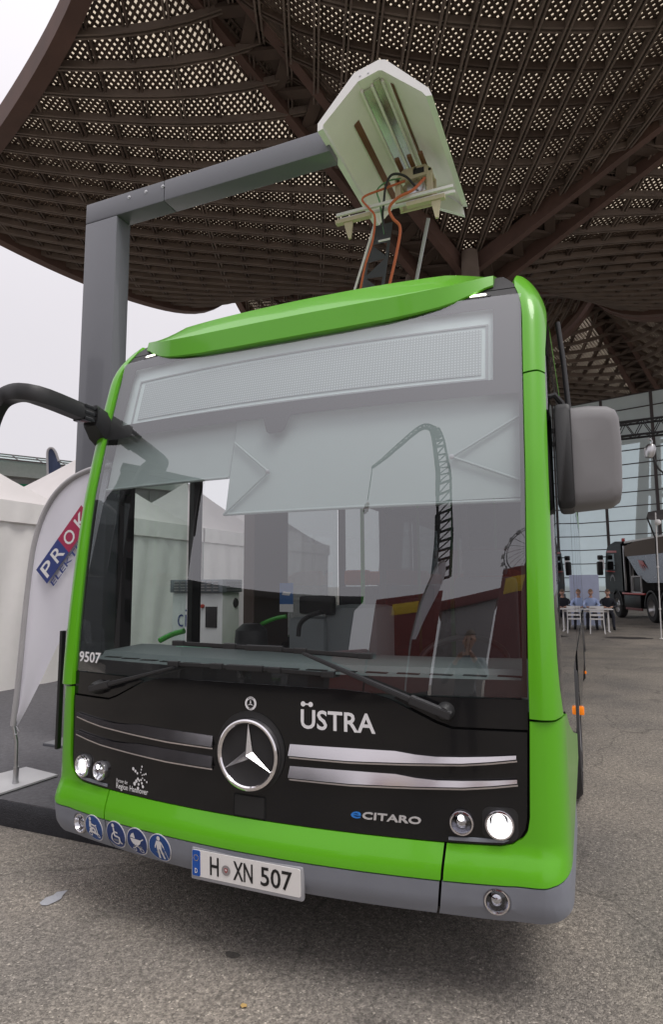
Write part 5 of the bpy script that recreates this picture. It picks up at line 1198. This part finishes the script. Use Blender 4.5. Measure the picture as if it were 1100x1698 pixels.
# ---- people
def person(name, label, J, cloth, loc, rz, legm=TROUSER, hair=HAIR, sleeve=None):
    root = thing(name, label, 'person', loc, rz)
    names = list(J); idx = {n: i for i, n in enumerate(names)}
    E = [('pelvis','belly'), ('belly','chest'), ('chest','neck'), ('neck','headb'), ('chest','shl'), ('shl','ell'), ('ell','wrl'), ('wrl','hal'), ('chest','shr'), ('shr','elr'), ('elr','wrr'), ('wrr','har'), ('pelvis','hil'), ('hil','knl'), ('knl','anl'), ('anl','tol'), ('pelvis','hir'), ('hir','knr'), ('knr','anr'), ('anr','tor')]
    R = dict(pelvis=(.15,.11), belly=(.14,.10), chest=(.16,.11), neck=(.055,.055), headb=(.05,.055), shl=(.06,.06), shr=(.06,.06), ell=(.045,.045), elr=(.045,.045), wrl=(.030,.032), wrr=(.030,.032), hal=(.03,.018), har=(.03,.018), hil=(.09,.09), hir=(.09,.09), knl=(.06,.06), knr=(.06,.06), anl=(.045,.045), anr=(.045,.045), tol=(.04,.03), tor=(.04,.03))
    me = bpy.data.meshes.new('body'); me.from_pydata([J[n] for n in names], [(idx[a], idx[b]) for a, b in E], [])
    ob = bpy.data.objects.new('body', me); COL.objects.link(ob); ob.modifiers.new('s', 'SKIN'); 
    for n in names: d = me.skin_vertices[0].data[idx[n]]; d.radius = R[n]; d.use_root = (n == 'pelvis')
    m = ob.modifiers.new('u', 'SUBSURF'); m.levels = 2; m.render_levels = 2
    dg = bpy.context.evaluated_depsgraph_get(); nm = bpy.data.meshes.new_from_object(ob.evaluated_get(dg)); bpy.data.objects.remove(ob)
    for q in (cloth, legm, SKIN, TRUCKBLACK): nm.materials.append(q)
    seg = {}
    for p in nm.polygons:
        c = p.center; best = None
        for a, b in E:
            A = Vector(J[a]); B = Vector(J[b]); t = max(0, min(1, (c-A).dot(B-A)/max(1e-6, (B-A).length_squared))); d = (c-(A+(B-A)*t)).length
            if best is None or d < best[0]: best = (d, a, b)
        a, b = best[1], best[2]
        p.material_index = 2 if b in ('headb', 'hal', 'har') else 3 if b in ('tol', 'tor') else 1 if b in ('hil', 'hir', 'knl', 'knr', 'anl', 'anr') else 0
        p.use_smooth = True
    bo = bpy.data.objects.new('body', nm); COL.objects.link(bo); bo.parent = root
    # head
    bm = bmesh.new(); bmesh.ops.create_uvsphere(bm, u_segments=20, v_segments=16, radius=1)
    for v in bm.verts:
        x, y, z = v.co; jaw = 1-.28*max(0, -z); f = 1
        if y < -.55 and -.35 < z < .12 and abs(x) < .28: f = 1+.22*(1-abs(x)/.28)*(1-abs(z+.12)/.24)       # nose
        if y < -.5 and .02 < z < .25 and .2 < abs(x) < .5: f = .95                                       # eye sockets
        v.co = Vector((x*.074*jaw, y*.094*(f if y < 0 else 1)*(1-.1*max(0, -z)), z*.115))
    for sx in (-1, 1): bmesh.ops.create_icosphere(bm, subdivisions=1, radius=.02, matrix=Matrix.Translation((sx*.075, .005, -.005)) @ Matrix.Diagonal((.5, 1, 1.5, 1)))
    H = Vector(J['head']) if 'head' in J else Vector(J['headb'])+Vector((0, 0, .09))
    hm = Matrix.Translation(Vector(J['headb'])+Vector((0, -.015, .085))) @ Matrix.Rotation(J_tilt.get(name, .3), 4, 'X')
    bmesh.ops.transform(bm, matrix=hm, verts=bm.verts[:]); from_bm('head', bm, SKIN, root, 180)
    for sx in (-1, 1):
        bm = bmesh.new(); bmesh.ops.create_icosphere(bm, subdivisions=1, radius=.011, matrix=hm @ Matrix.Translation((sx*.028, -.083, .012))); from_bm('eye', bm, TRUCKBLACK, root, 180)
    bm = bmesh.new(); add_box(bm, (-.024, -.088, -.052), (.024, -.078, -.045), hm); from_bm('mouth', bm, mat('lips', (.35, .12, .10), .5), root)
    bm = bmesh.new(); bmesh.ops.create_uvsphere(bm, u_segments=18, v_segments=12, radius=1)
    bmesh.ops.delete(bm, geom=[v for v in bm.verts if v.co.z < (-.15 if v.co.y > 0 else .42-.2*v.co.y*0)], context='VERTS')
    for v in bm.verts: v.co = Vector((v.co.x*.082, v.co.y*.103, v.co.z*.124+.002))
    bmesh.ops.transform(bm, matrix=hm, verts=bm.verts[:]); from_bm('hair', bm, hair, root, 180)
    # fingers
    for a, b in (('wrl', 'hal'), ('wrr', 'har')):
        W0 = Vector(J[a]); H0 = Vector(J[b]); d = (H0-W0).normalized(); s = d.cross(Vector((0, 0, 1))).normalized()
        for k in range(4): tube('finger', [H0+s*(.024-.016*k), H0+s*(.026-.017*k)+d*.04+Vector((0,0,-.004)), H0+s*(.026-.017*k)+d*(.062+.008*(k in (1, 2)))+Vector((0,0,-.016))], [.0085, .008, .006], SKIN, bo, 6)
        tube('thumb', [W0.lerp(H0, .5)+s*.028, H0+s*.05-Vector((0,0,.006)), H0+s*.05+d*.03-Vector((0,0,.012))], [.010, .009, .007], SKIN, bo, 6)
    return root
J_tilt = {'person': .45}
SEAT = dict(pelvis=(0, .05, .52), belly=(0, .03, .70), chest=(0, -.05, .93), neck=(0, -.11, 1.09), headb=(0, -.15, 1.17), shl=(.18, -.06, .99), ell=(.27, -.26, .80), wrl=(.12, -.45, .78), hal=(.06, -.52, .775), shr=(-.18, -.06, .99), elr=(-.28, -.24, .80), wrr=(-.14, -.45, .78), har=(-.07, -.53, .775), hil=(.10, .03, .52), knl=(.13, -.40, .52), anl=(.14, -.36, .10), tol=(.14, -.50, .04), hir=(-.10, .03, .52), knr=(-.13, -.40, .52), anr=(-.14, -.36, .10), tor=(-.14, -.50, .04))
for x, lab, cl_, hr in ((-.02, 'man in light blue shirt leaning over the white table', SHIRTBLUE, mat('hair_fair', (.22, .13, .08), .7)), (.50, 'man in dark suit seated at the right end of the white table', SUITDARK, HAIR)):
    p = tbp+Vector((x, .80, 0)); person('person', lab, SEAT, cl_, p, 0, TROUSER, hr)
    s = thing('stool', ('black stool under the man in light blue' if x < .2 else 'black stool under the man in the dark suit'), 'stool', p+Vector((0, .05, 0)))
    box('seat', (-.2, -.2, .40), (.2, .2, .44), BLACKPLAST, s, .02)
    for a in (-.16, .16):
        for b in (-.16, .16): beam('leg', (a*1.15, b*1.15, 0), (a, b, .40), .03, .03, BLACKPLAST, s)
# manhole patch on the asphalt
mp_ = at(1043, 1058, 2, 0); bm = bmesh.new(); pts = [(.62*math.cos(2*PI*k/24)*(1+.15*math.sin(k*2.3)), .38*math.sin(2*PI*k/24)*(1+.2*math.cos(k*1.7))) for k in range(24)]
bm.faces.new([bm.verts.new((mp_.x+a, mp_.y+b, .004)) for a, b in pts]); dr = from_bm('asphalt_patch', bm, mat('dark_patch', (.035, .03, .028), .8)); tag(dr, 'dark worn patch in the asphalt in front of the black truck', 'patch')
# ---- truck
wr = at(1083, 1033, 2, 0); hdg = Vector((-.28, .96, 0)).normalized(); wf = wr+hdg*3.6
trk = thing('tipper_truck', 'black tipper truck with red trim and silver body by the glass wall', 'truck', wr, math.atan2(hdg.y, hdg.x)); trk.scale = (1.06, 1.0, 1.1)
# local frame: +x = forward, +y = to its left (seen side), origin under the middle axle's left wheel outer face
def tb(n, lo, hi, m, bev=.02): return box(n, lo, hi, m, trk, bev)
cabm = bmesh.new()
secs = [(2.75, 1.05, .55, 3.02), (3.0, 1.12, .5, 3.12), (4.2, 1.12, .45, 3.15), (4.62, 1.06, .45, 2.98), (4.85, .95, .45, 2.0), (4.90, .95, .45, .6)]
prof_ = [(2.72, 1.02), (4.98, 1.02), (5.02, 1.3), (4.98, 1.95), (4.72, 2.75), (4.45, 3.02), (3.6, 3.14), (2.72, 3.05)]
vs0 = [[cabm.verts.new((x, y, z)) for x, z in prof_] for y in (.0, -2.4)]
cabm.faces.new(vs0[0][::-1]); cabm.faces.new(vs0[1])
for k in range(8): cabm.faces.new((vs0[0][k], vs0[0][(k+1) % 8], vs0[1][(k+1) % 8], vs0[1][k]))
bmesh.ops.bevel(cabm, geom=cabm.edges[:], offset=.06, segments=2, affect='EDGES'); from_bm('cab', cabm, TRUCKBLACK, trk, 40)
mapped('cab_window', [[(3.55, 1.98), (4.55, 1.98), (4.52, 2.25), (4.30, 2.62), (3.55, 2.62)]], lambda s, z, o: Vector((s, .008+o, z)), .004, glass('truck_glass', (.12, .14, .15), .10), trk, 2)
mapped('red_stripe', [[(3.3, 2.66), (4.55, 2.72), (4.50, 2.80), (3.3, 2.74)]], lambda s, z, o: Vector((s, .008+o, z)), .004, TRUCKRED, trk, 2)
mapped('red_stripe', [[(3.6, 1.86), (4.85, 1.92), (4.83, 1.96), (3.6, 1.90)]], lambda s, z, o: Vector((s, .008+o, z)), .004, TRUCKRED, trk, 2)
flat_obj('cab_emblem', [stroke((3.95+.28*math.cos(math.radians(a)), 1.45+.28*math.sin(math.radians(a))), (3.95+.28*math.cos(math.radians(a+22)), 1.45+.28*math.sin(math.radians(a+22))), .09) for a in range(10, 170, 20)], lambda u, v, o: Vector((u, .012, v)), mat('emblem_grey', (.22, .22, .23), .5), trk)
tb('bumper', (3.9, -2.42, .35), (5.0, .02, .95), TRUCKBLACK, .06); tb('side_step', (1.0, -.3, .45), (2.75, .0, .95), TRUCKBLACK, .04); tb('step_trim', (.55, -.06, .97), (2.9, .012, 1.04), TRUCKRED, .01); tb('step_trim', (.9, -.05, .38), (2.6, .01, .47), mat('truck_dark_red', (.12, .015, .015), .5), .01)
tb('frame', (-3.5, -1.6, .75), (4.2, -.8, 1.05), GAP, .01); tb('exhaust_stack', (2.55, -.4, 1.0), (2.68, -.25, 3.0), ALU, .03); tb('cab_rear_bar', (2.60, -.1, 1.1), (2.66, -.03, 2.9), ALU, .01)
tb('tool_box', (.9, -.55, 1.10), (1.75, -.05, 1.62), BLACKPLAST, .02)
bm = bmesh.new()
for a, b in (((.86, 1.06), (1.8, 1.06)), ((1.8, 1.06), (1.8, 1.66)), ((1.8, 1.66), (.86, 1.66)), ((.86, 1.66), (.86, 1.06))): add_beam(bm, (a[0], -.02, a[1]), (b[0], -.02, b[1]), .05, .05)
from_bm('tool_frame', bm, mat('frame_grey', (.45, .45, .45), .5), trk)
bm = bmesh.new(); dp = [(2.35, 2.85), (2.30, 2.45), (1.2, 1.68), (.4, 1.42), (-4.2, 1.42), (-4.2, 2.95), (-1, 3.05), (1, 2.98)]
v0 = [[bm.verts.new((x, y, z)) for x, z in dp] for y in (-.02, -2.38)]
bm.faces.new(v0[0]); bm.faces.new(v0[1][::-1])
for k in range(8): bm.faces.new((v0[0][k], v0[0][(k+1) % 8], v0[1][(k+1) % 8], v0[1][k]))
bmesh.ops.bevel(bm, geom=bm.edges[:], offset=.05, segments=2, affect='EDGES'); dmp = from_bm('tipper_body', bm, TIPPER, trk, 40)
mapped('tarpaulin_band', [[(2.36, 2.46), (2.36, 2.87), (1, 3.0), (-4.2, 2.97), (-4.2, 2.42), (.5, 2.44)]], lambda s, z, o: Vector((s, .012+o, z)), .03, TIPPERTOP, dmp, 2)
mapped('body_logo', [[(.9, 2.25), (1.0, 2.30), (.75, 1.95), (.85, 2.18), (.55, 1.85), (.7, 2.15), (.35, 1.85), (.5, 2.10), (.1, 1.9), (.55, 2.24)]], lambda s, z, o: Vector((s, .006+o, z)), .006, TRUCKRED, dmp, 3)
tb('top_rail', (-4.2, -.08, 2.98), (2.3, .02, 3.05), WHITEROD, .01); tb('cab_shield', (2.2, -2.3, 2.96), (2.7, -.1, 3.06), TRUCKBLACK, .02)
for i, x in enumerate((3.6, 0, -1.37)):
    for y in (-.16, -2.24):
        mt = Matrix.Translation((x, y, .52)) @ Matrix.Rotation(-PI/2, 4, 'X')
        whl = lathe('wheel', [(.28, -.14), (.47, -.15), (.515, -.10), (.52, 0), (.515, .10), (.47, .15), (.31, .155), (.29, .12)], mt, RUBBER, trk, 28)
        lathe('rim', [(0, .16 if i == 0 else .05), (.10, .15 if i == 0 else .06), (.13, .10 if i == 0 else .02), (.24, .06 if i == 0 else .0), (.28, .11), (.30, .15)], mt, ALU, whl, 20)
    bm = bmesh.new(); prev = None
    for k in range(11):
        a = PI*k/10; q = [bm.verts.new((x+.64*math.cos(a), .0, .52+.64*math.sin(a))), bm.verts.new((x+.64*math.cos(a), -.5, .52+.64*math.sin(a))), bm.verts.new((x+.58*math.cos(a), -.5, .52+.58*math.sin(a))), bm.verts.new((x+.58*math.cos(a), .0, .52+.58*math.sin(a)))]
        if prev:
            for j in range(4): bm.faces.new((prev[j], prev[(j+1) % 4], q[(j+1) % 4], q[j]))
        prev = q
    from_bm('mudguard', bm, BLACKPLAST, trk)
mmr = tb('mirror', (4.75, .12, 1.75), (4.95, .38, 2.35), BLACKPLAST, .06); tb('mirror', (4.75, .10, 2.42), (4.92, .34, 2.62), BLACKPLAST, .04); tb('mirror_arm', (4.6, .0, 2.52), (4.8, .2, 2.56), BLACKPLAST, .01); tb('beacon', (3.3, -.4, 3.12), (3.42, -.28, 3.25), TRUCKRED, .02)
# slim white stand with a ball lamp and a dark awning by the right edge
sp0 = at(1098, 1060, 2, 0); sp1 = at(1088, 850, 1, sp0.y)
ls = thing('lamp_stand', 'thin white stand with a round white lamp at the right edge', 'lamp stand', sp0); li = Matrix.Translation(-sp0)
def LS(o): o.parent = ls; o.matrix_parent_inverse = li; return o
LS(tube('pole', [sp0+Vector((0, 0, .02)), at(1093, 960, 1, sp0.y), sp1], .016, WHITEROD, None, 8))
LS(tube('foot_ring', [sp0+Vector((.05+.09*math.cos(2*PI*k/20), .09*math.sin(2*PI*k/20), .015)) for k in range(20)], .014, WHITEROD, None, 6, True))
lc = at(1092, 866, 1, sp0.y-.05); bm = bmesh.new(); bmesh.ops.create_uvsphere(bm, u_segments=18, v_segments=12, radius=.085, matrix=Matrix.Translation(lc)); LS(from_bm('lamp_globe', bm, TABLEWHITE, None, 180))
for b in (940, 1010): LS(lathe('clamp', [(0, .03), (.03, .02), (.03, -.02), (0, -.03)], Matrix.Translation(at(1093+(b-960)*.05, b, 1, sp0.y)), WHITEROD, None, 8))
aw = far(1085, 862, 21); awn = thing('grey_awning', 'small dark grey awning behind the white lamp stand', 'awning', (aw.x+1.5, aw.y, 0)); ai = Matrix.Translation(-Vector((aw.x+1.5, aw.y, 0)))
bm = bmesh.new(); qa = [far(a, b, 21) for a, b in ((1073, 858), (1078, 862), (1190, 862), (1190, 838))]; qb = [p+Vector((.2, 1.6, .35)) for p in qa]
r0 = [bm.verts.new(p) for p in qa]; r1 = [bm.verts.new(p) for p in qb]; bm.faces.new(r0); bm.faces.new(r1[::-1])
for k in range(4): bm.faces.new((r0[k], r0[(k+1) % 4], r1[(k+1) % 4], r1[k]))
o = from_bm('awning_cloth', bm, mat('awning_grey', (.07, .065, .065), .7)); o.parent = awn; o.matrix_parent_inverse = ai
for a in (1074, 1180): o = tube('strut', [far(a, 858, 21), far(a+14, 893, 21.2), Vector((far(a+14, 893, 21.2).x, far(a+14, 893, 21.2).y, 0))], .03, BLACKPLAST, None, 6); o.parent = awn; o.matrix_parent_inverse = ai
# ------------------------------------------------------------------ small things on the asphalt
tp = [at(a, b, 2, .004) for a, b in ((65, 1497), (76, 1488), (88, 1484), (94, 1479), (112, 1476), (104, 1484), (101, 1490), (90, 1496), (78, 1501), (69, 1501))]
bm = bmesh.new(); bm.faces.new([bm.verts.new(p) for p in tp]); 
tag(from_bm('tape_strip', bm, mat('grey_tape', (.40, .41, .44), .45, bump=.5, bscale=40)), 'torn pieces of pale grey tape stuck on the asphalt', 'tape')
bm = bmesh.new(); c = at(385, 1583, 2, .003); bm.faces.new([bm.verts.new(c+Vector((.034*math.cos(2*PI*k/28)*(1+.18*math.sin(6*PI*k/28)), .024*math.sin(2*PI*k/28)*(1+.15*math.cos(4*PI*k/28)), 0))) for k in range(28)])
tag(from_bm('oil_stain', bm, mat('oil_dark', (.075, .068, .06), .7, var=.8, scale=60, bump=.6, bscale=120)), 'small dark oil spot on the asphalt before the bus', 'stain')
bm = bmesh.new(); c = at(404, 1668, 2, .005); bm.faces.new([bm.verts.new(c+Vector((.014*math.cos(2*PI*k/8), .011*math.sin(2*PI*k/8), .004*(k % 2)))) for k in range(8)])
tag(from_bm('fallen_leaf', bm, mat('leaf_yellow', (.50, .33, .12), .7)), 'tiny yellow leaf on the asphalt at the bottom', 'leaf')

# ------------------------------------------------------------------ the square behind the camera, seen mirrored in the windscreen
def nrmF(x, z, e=1e-3): return Vector(((Fb(x+e, z)-Fb(x-e, z))/2/e, -1, (Fb(x, z+e)-Fb(x, z-e))/2/e)).normalized()
def RF(px, py, D):
    d = ray(px, py); t = 2.6
    for _ in range(80):
        p = CAM+d*t; t += (Fb(p.x, p.z)-p.y)/d.y*.9
    p = CAM+d*t; dd = d.normalized(); n = nrmF(p.x, p.z); r = dd-n*(2*dd.dot(n)); return p+r*D
def xy(p, z=0): return Vector((p.x, p.y, z))
# red crane truck body
def slab(name, label, cat, pa, pb, depth, z0, z1, m, parts=True):
    a = xy(pa); b = xy(pb); d = (b-a); L = d.length; ang = math.atan2(d.y, d.x)
    t = thing(name, label, cat, a, ang); s = 1 if Vector((-d.y, d.x, 0)).dot(-(a-xy(CAM))) < 0 else -1
    y0, y1 = (0, depth) if s > 0 else (-depth, 0)
    return t, L, y0, y1, s
ta, tb_ = RF(640, 1000, 15), RF(732, 1000, 15)
ct, L, y0, y1, s = slab('crane_truck', 'red crane truck with tall lattice boom standing behind the photographer', 'truck', ta, tb_, 2.5, 0, 4, REDPAINT)
zt2 = RF(690, 975, 14).z
box('body', (-.5, y0, .9), (L, y1, zt2), REDPAINT, ct, .05); box('chassis', (-2.2, y0+.3, .5), (L, y1-.3, .9), GAP, ct, .02); box('cab', (-2.4, y0+.1, .7), (-.55, y1-.1, 3.0), REDPAINT, ct, .15); yf = y0 if s > 0 else y1
box('sign', (.35, yf-.02, zt2-.75), (1.6, yf+.02, zt2-.3), YELLOWSIGN, ct, .01)
for x in (-1.6, .4, L-.5):
    for y in (y0+.2, y1-.2): lathe('wheel', [(.2, -.14), (.48, -.13), (.5, 0), (.48, .13), (.2, .14)], Matrix.Translation((x, y, .5)) @ Matrix.Rotation(PI/2, 4, 'X'), RUBBER, ct, 20)
cinv = (Matrix.Translation(ct.location) @ Matrix.Rotation(ct.rotation_euler.z, 4, 'Z')).inverted()
boom = spline([RF(733, 960, 16), RF(738, 880, 17), RF(737, 800, 18), RF(730, 740, 19), RF(722, 712, 19.5)], 5)
jib = spline([RF(722, 712, 19.5), RF(700, 708, 19.5), RF(660, 740, 19.5), RF(618, 778, 19.5)], 5)
def lattice(name, pts, w0, w1, parent):
    bm = bmesh.new(); n = len(pts); prev = None
    for i, p in enumerate(pts):
        d = pts[min(i+1, n-1)]-pts[max(i-1, 0)]; d, s_, u = frame_of(d, Vector((0, 1, 0))); w_ = w0+(w1-w0)*i/(n-1); q = [p+s_*w_, p-s_*w_]
        if prev:
            add_beam(bm, prev[0], q[0], w_*.75, .12); add_beam(bm, prev[1], q[1], w_*.35, .08); add_beam(bm, prev[0], q[1], w_*.2, .06)
        add_beam(bm, q[0]-s_*.0, q[1], w_*.3, .1); prev = q
    o = from_bm(name, bm, TRUSS); o.parent = parent; o.matrix_parent_inverse = cinv; return o
lattice('boom', boom, .40, .22, ct); lattice('jib', jib, .16, .07, ct)
o = tube('hook_rope', [jib[-1], RF(610, 830, 19.5)], .03, TRUSS); o.parent = ct; o.matrix_parent_inverse = cinv
o = lathe('hook_block', [(0, .35), (.14, .2), (.16, -.2), (0, -.4)], Matrix.Translation(RF(608, 842, 19.5)), REDPAINT); o.parent = ct; o.matrix_parent_inverse = cinv
# red container stand
ka, kb = RF(826, 1000, 13), RF(905, 1000, 13)
kt, L, y0, y1, s = slab('red_container', 'tall red container stand with yellow sign behind the photographer', 'container', ka, kb, 3, 0, 4, REDPAINT)
zk = RF(850, 938, 13).z; yf = y0 if s > 0 else y1
box('body', (0, y0, .05), (L+1.5, y1, zk), REDPAINT, kt, .05); box('sign', (.15, yf-.02, zk-.9), (.8, yf+.02, zk-.35), YELLOWSIGN, kt, .01)
for k in range(12): box('corrugation', (.1+k*(L+1.3)/12, yf-.03, .2), (.1+k*(L+1.3)/12+.12, yf+.03, zk-1.0), REDPAINT, kt, .02)
# fascia shed between them
fa, fb_ = RF(735, 1010, 20), RF(825, 990, 20)
ft, L, y0, y1, s = slab('market_stall', 'grey stall with red fascia board behind the photographer', 'stall', fa, fb_, 4, 0, 4, HALLGREY)
zf = RF(790, 985, 20).z; yf = y0 if s > 0 else y1
box('body', (0, y0, .02), (L, y1, zf-.52), HALLGREY, ft, .03); box('fascia', (-.3, y0-.2, zf-.5), (L+.3, y1+.2, zf), REDPAINT, ft, .03)
# dark hall on the kerb side
da, db = RF(200, 960, 34), RF(590, 1000, 30)
dt, L, y0, y1, s = slab('dark_hall', 'dark flat roofed hall across the square behind the photographer', 'building', da, db, 12, 0, 8, HALLDARK)
zd0 = RF(330, 965, 30).z
box('wall', (-20, y0, 0), (L, y1, zd0-.5), HALLDARK, dt, 0); box('roof', (-20.5, y0-.6, zd0-.5), (L+.6, y1+.6, zd0), HALLDARK, dt, .1)
tw = RF(228, 800, 30); tw2 = RF(330, 800, 30)  # added block, nothing known there: keeps sky out of the left windscreen reflection
for q, nm in ((tw, 0),):
    o = thing('reflection_darkener', 'added dark block that darkens the windscreen reflection, left of the flat hall', 'building', xy((tw+tw2)/2), math.atan2((tw2-tw).y, (tw2-tw).x)); wl = (xy(tw2)-xy(tw)).length/2+.5; hz = RF(275, 792, 25).z
    box('wall', (-wl, -5, 0), (wl, 5, hz), HALLDARK, o, .05); box('parapet', (-wl-.15, -5.15, hz-.4), (wl+.15, 5.15, hz+.1), HALLDARK, o, .05)
    for r in range(5):
        for k in range(4): 
            for sy in (-1, 1): box('window', (-wl+.4+k*(2*wl-.4)/4, sy*5.0-.04, 1+r*(hz-2)/5), (-wl+.4+k*(2*wl-.4)/4+.9, sy*5.0+.04, 1+r*(hz-2)/5+1.2), SIDEGLASS, o, 0)
yf = y0 if s > 0 else y1
for k in range(12): box('window', (-18+k*(L+18)/12, yf-.04, 1.0), (-18+k*(L+18)/12+1.6, yf+.04, 3.0), SIDEGLASS, dt, 0)
# ferris wheel
fc = RF(878, 905, 70); fwt = thing('ferris_wheel', 'distant white ferris wheel behind the photographer', 'ferris wheel', xy(fc)); rw = abs(RF(878, 862, 70).z-fc.z); fwi = Matrix.Translation(-xy(fc))
ux_ = Vector((-(fc.y-CAM.y), fc.x-CAM.x, 0)).normalized()
for rr in (rw, rw*.9):
    o = tube('rim', [fc+ux_*(rr*math.cos(2*PI*k/40))+Vector((0, 0, rr*math.sin(2*PI*k/40))) for k in range(40)], .09, STEELBROWN, None, 6, True); o.parent = fwt; o.matrix_parent_inverse = fwi
bm = bmesh.new()
for k in range(20): a = 2*PI*k/20; add_tube(bm, [fc, fc+ux_*(rw*math.cos(a))+Vector((0, 0, rw*math.sin(a)))], .035, 5)
o = from_bm('spokes', bm, STEELBROWN); o.parent = fwt; o.matrix_parent_inverse = fwi
for k in range(20):
    a = 2*PI*k/20; c = fc+ux_*(rw*1.04*math.cos(a))+Vector((0, 0, rw*1.04*math.sin(a)-.4)); o = box('gondola', c-Vector((.28, .28, .35)), c+Vector((.28, .28, .35)), HALLGREY, None, .1); o.parent = fwt; o.matrix_parent_inverse = fwi
for sg in (-1, 1): o = tube('leg', [fc, xy(fc)+ux_*(sg*rw*.6)], .15, STEELBROWN, None, 8); o.parent = fwt; o.matrix_parent_inverse = fwi
# white feather flag mirrored beside the boom
g0 = RF(680, 1085, 8); gp = [RF(a, b, 8) for a, b in ((682, 1060), (695, 1010), (712, 965), (728, 935), (738, 930))]; ge = [RF(a, b, 8) for a, b in ((690, 1060), (708, 1020), (726, 985), (738, 955), (740, 935))]
f3, K3 = feather_flag('white_feather_flag', 'white feather flag with small lettering behind the photographer', xy(g0), None, None, None, None, None)
bm = bmesh.new(); rows = [[bm.verts.new(a.lerp(b, k/4)) for k in range(5)] for a, b in zip(spline(gp, 5), spline(ge, 5))]
for a, b in zip(rows, rows[1:]):
    for k in range(4): bm.faces.new((a[k], a[k+1], b[k+1], b[k]))
K3(from_bm('flag_cloth', bm, FLAGWHITE, None, 180)); K3(tube('pole', [xy(g0)] + spline(gp, 5), .025, FLAGSLEEVE, None, 6)); K3(box('base_plate', xy(g0)+Vector((-.3, -.3, 0)), xy(g0)+Vector((.3, .3, .02)), ALU, None, 0))
# the photographer, just behind the camera
STAND = dict(pelvis=(0, .02, .95), belly=(0, .02, 1.10), chest=(0, 0, 1.33), neck=(0, -.02, 1.49), headb=(0, -.03, 1.56), shl=(.18, 0, 1.41), ell=(.26, -.16, 1.20), wrl=(.12, -.36, 1.40), hal=(.07, -.40, 1.47), shr=(-.18, 0, 1.41), elr=(-.26, -.16, 1.20), wrr=(-.12, -.36, 1.40), har=(-.07, -.40, 1.47), hil=(.10, .02, .93), knl=(.12, .0, .50), anl=(.13, .03, .10), tol=(.15, -.13, .04), hir=(-.10, .02, .93), knr=(-.12, .0, .50), anr=(-.13, .03, .10), tor=(-.15, -.13, .04))
J_tilt['person'] = .05
person('person', 'photographer in grey jacket mirrored faintly in the windscreen', STAND, JACKET, (CAM.x+.02, CAM.y-.52, 0), PI+YAW*.6)
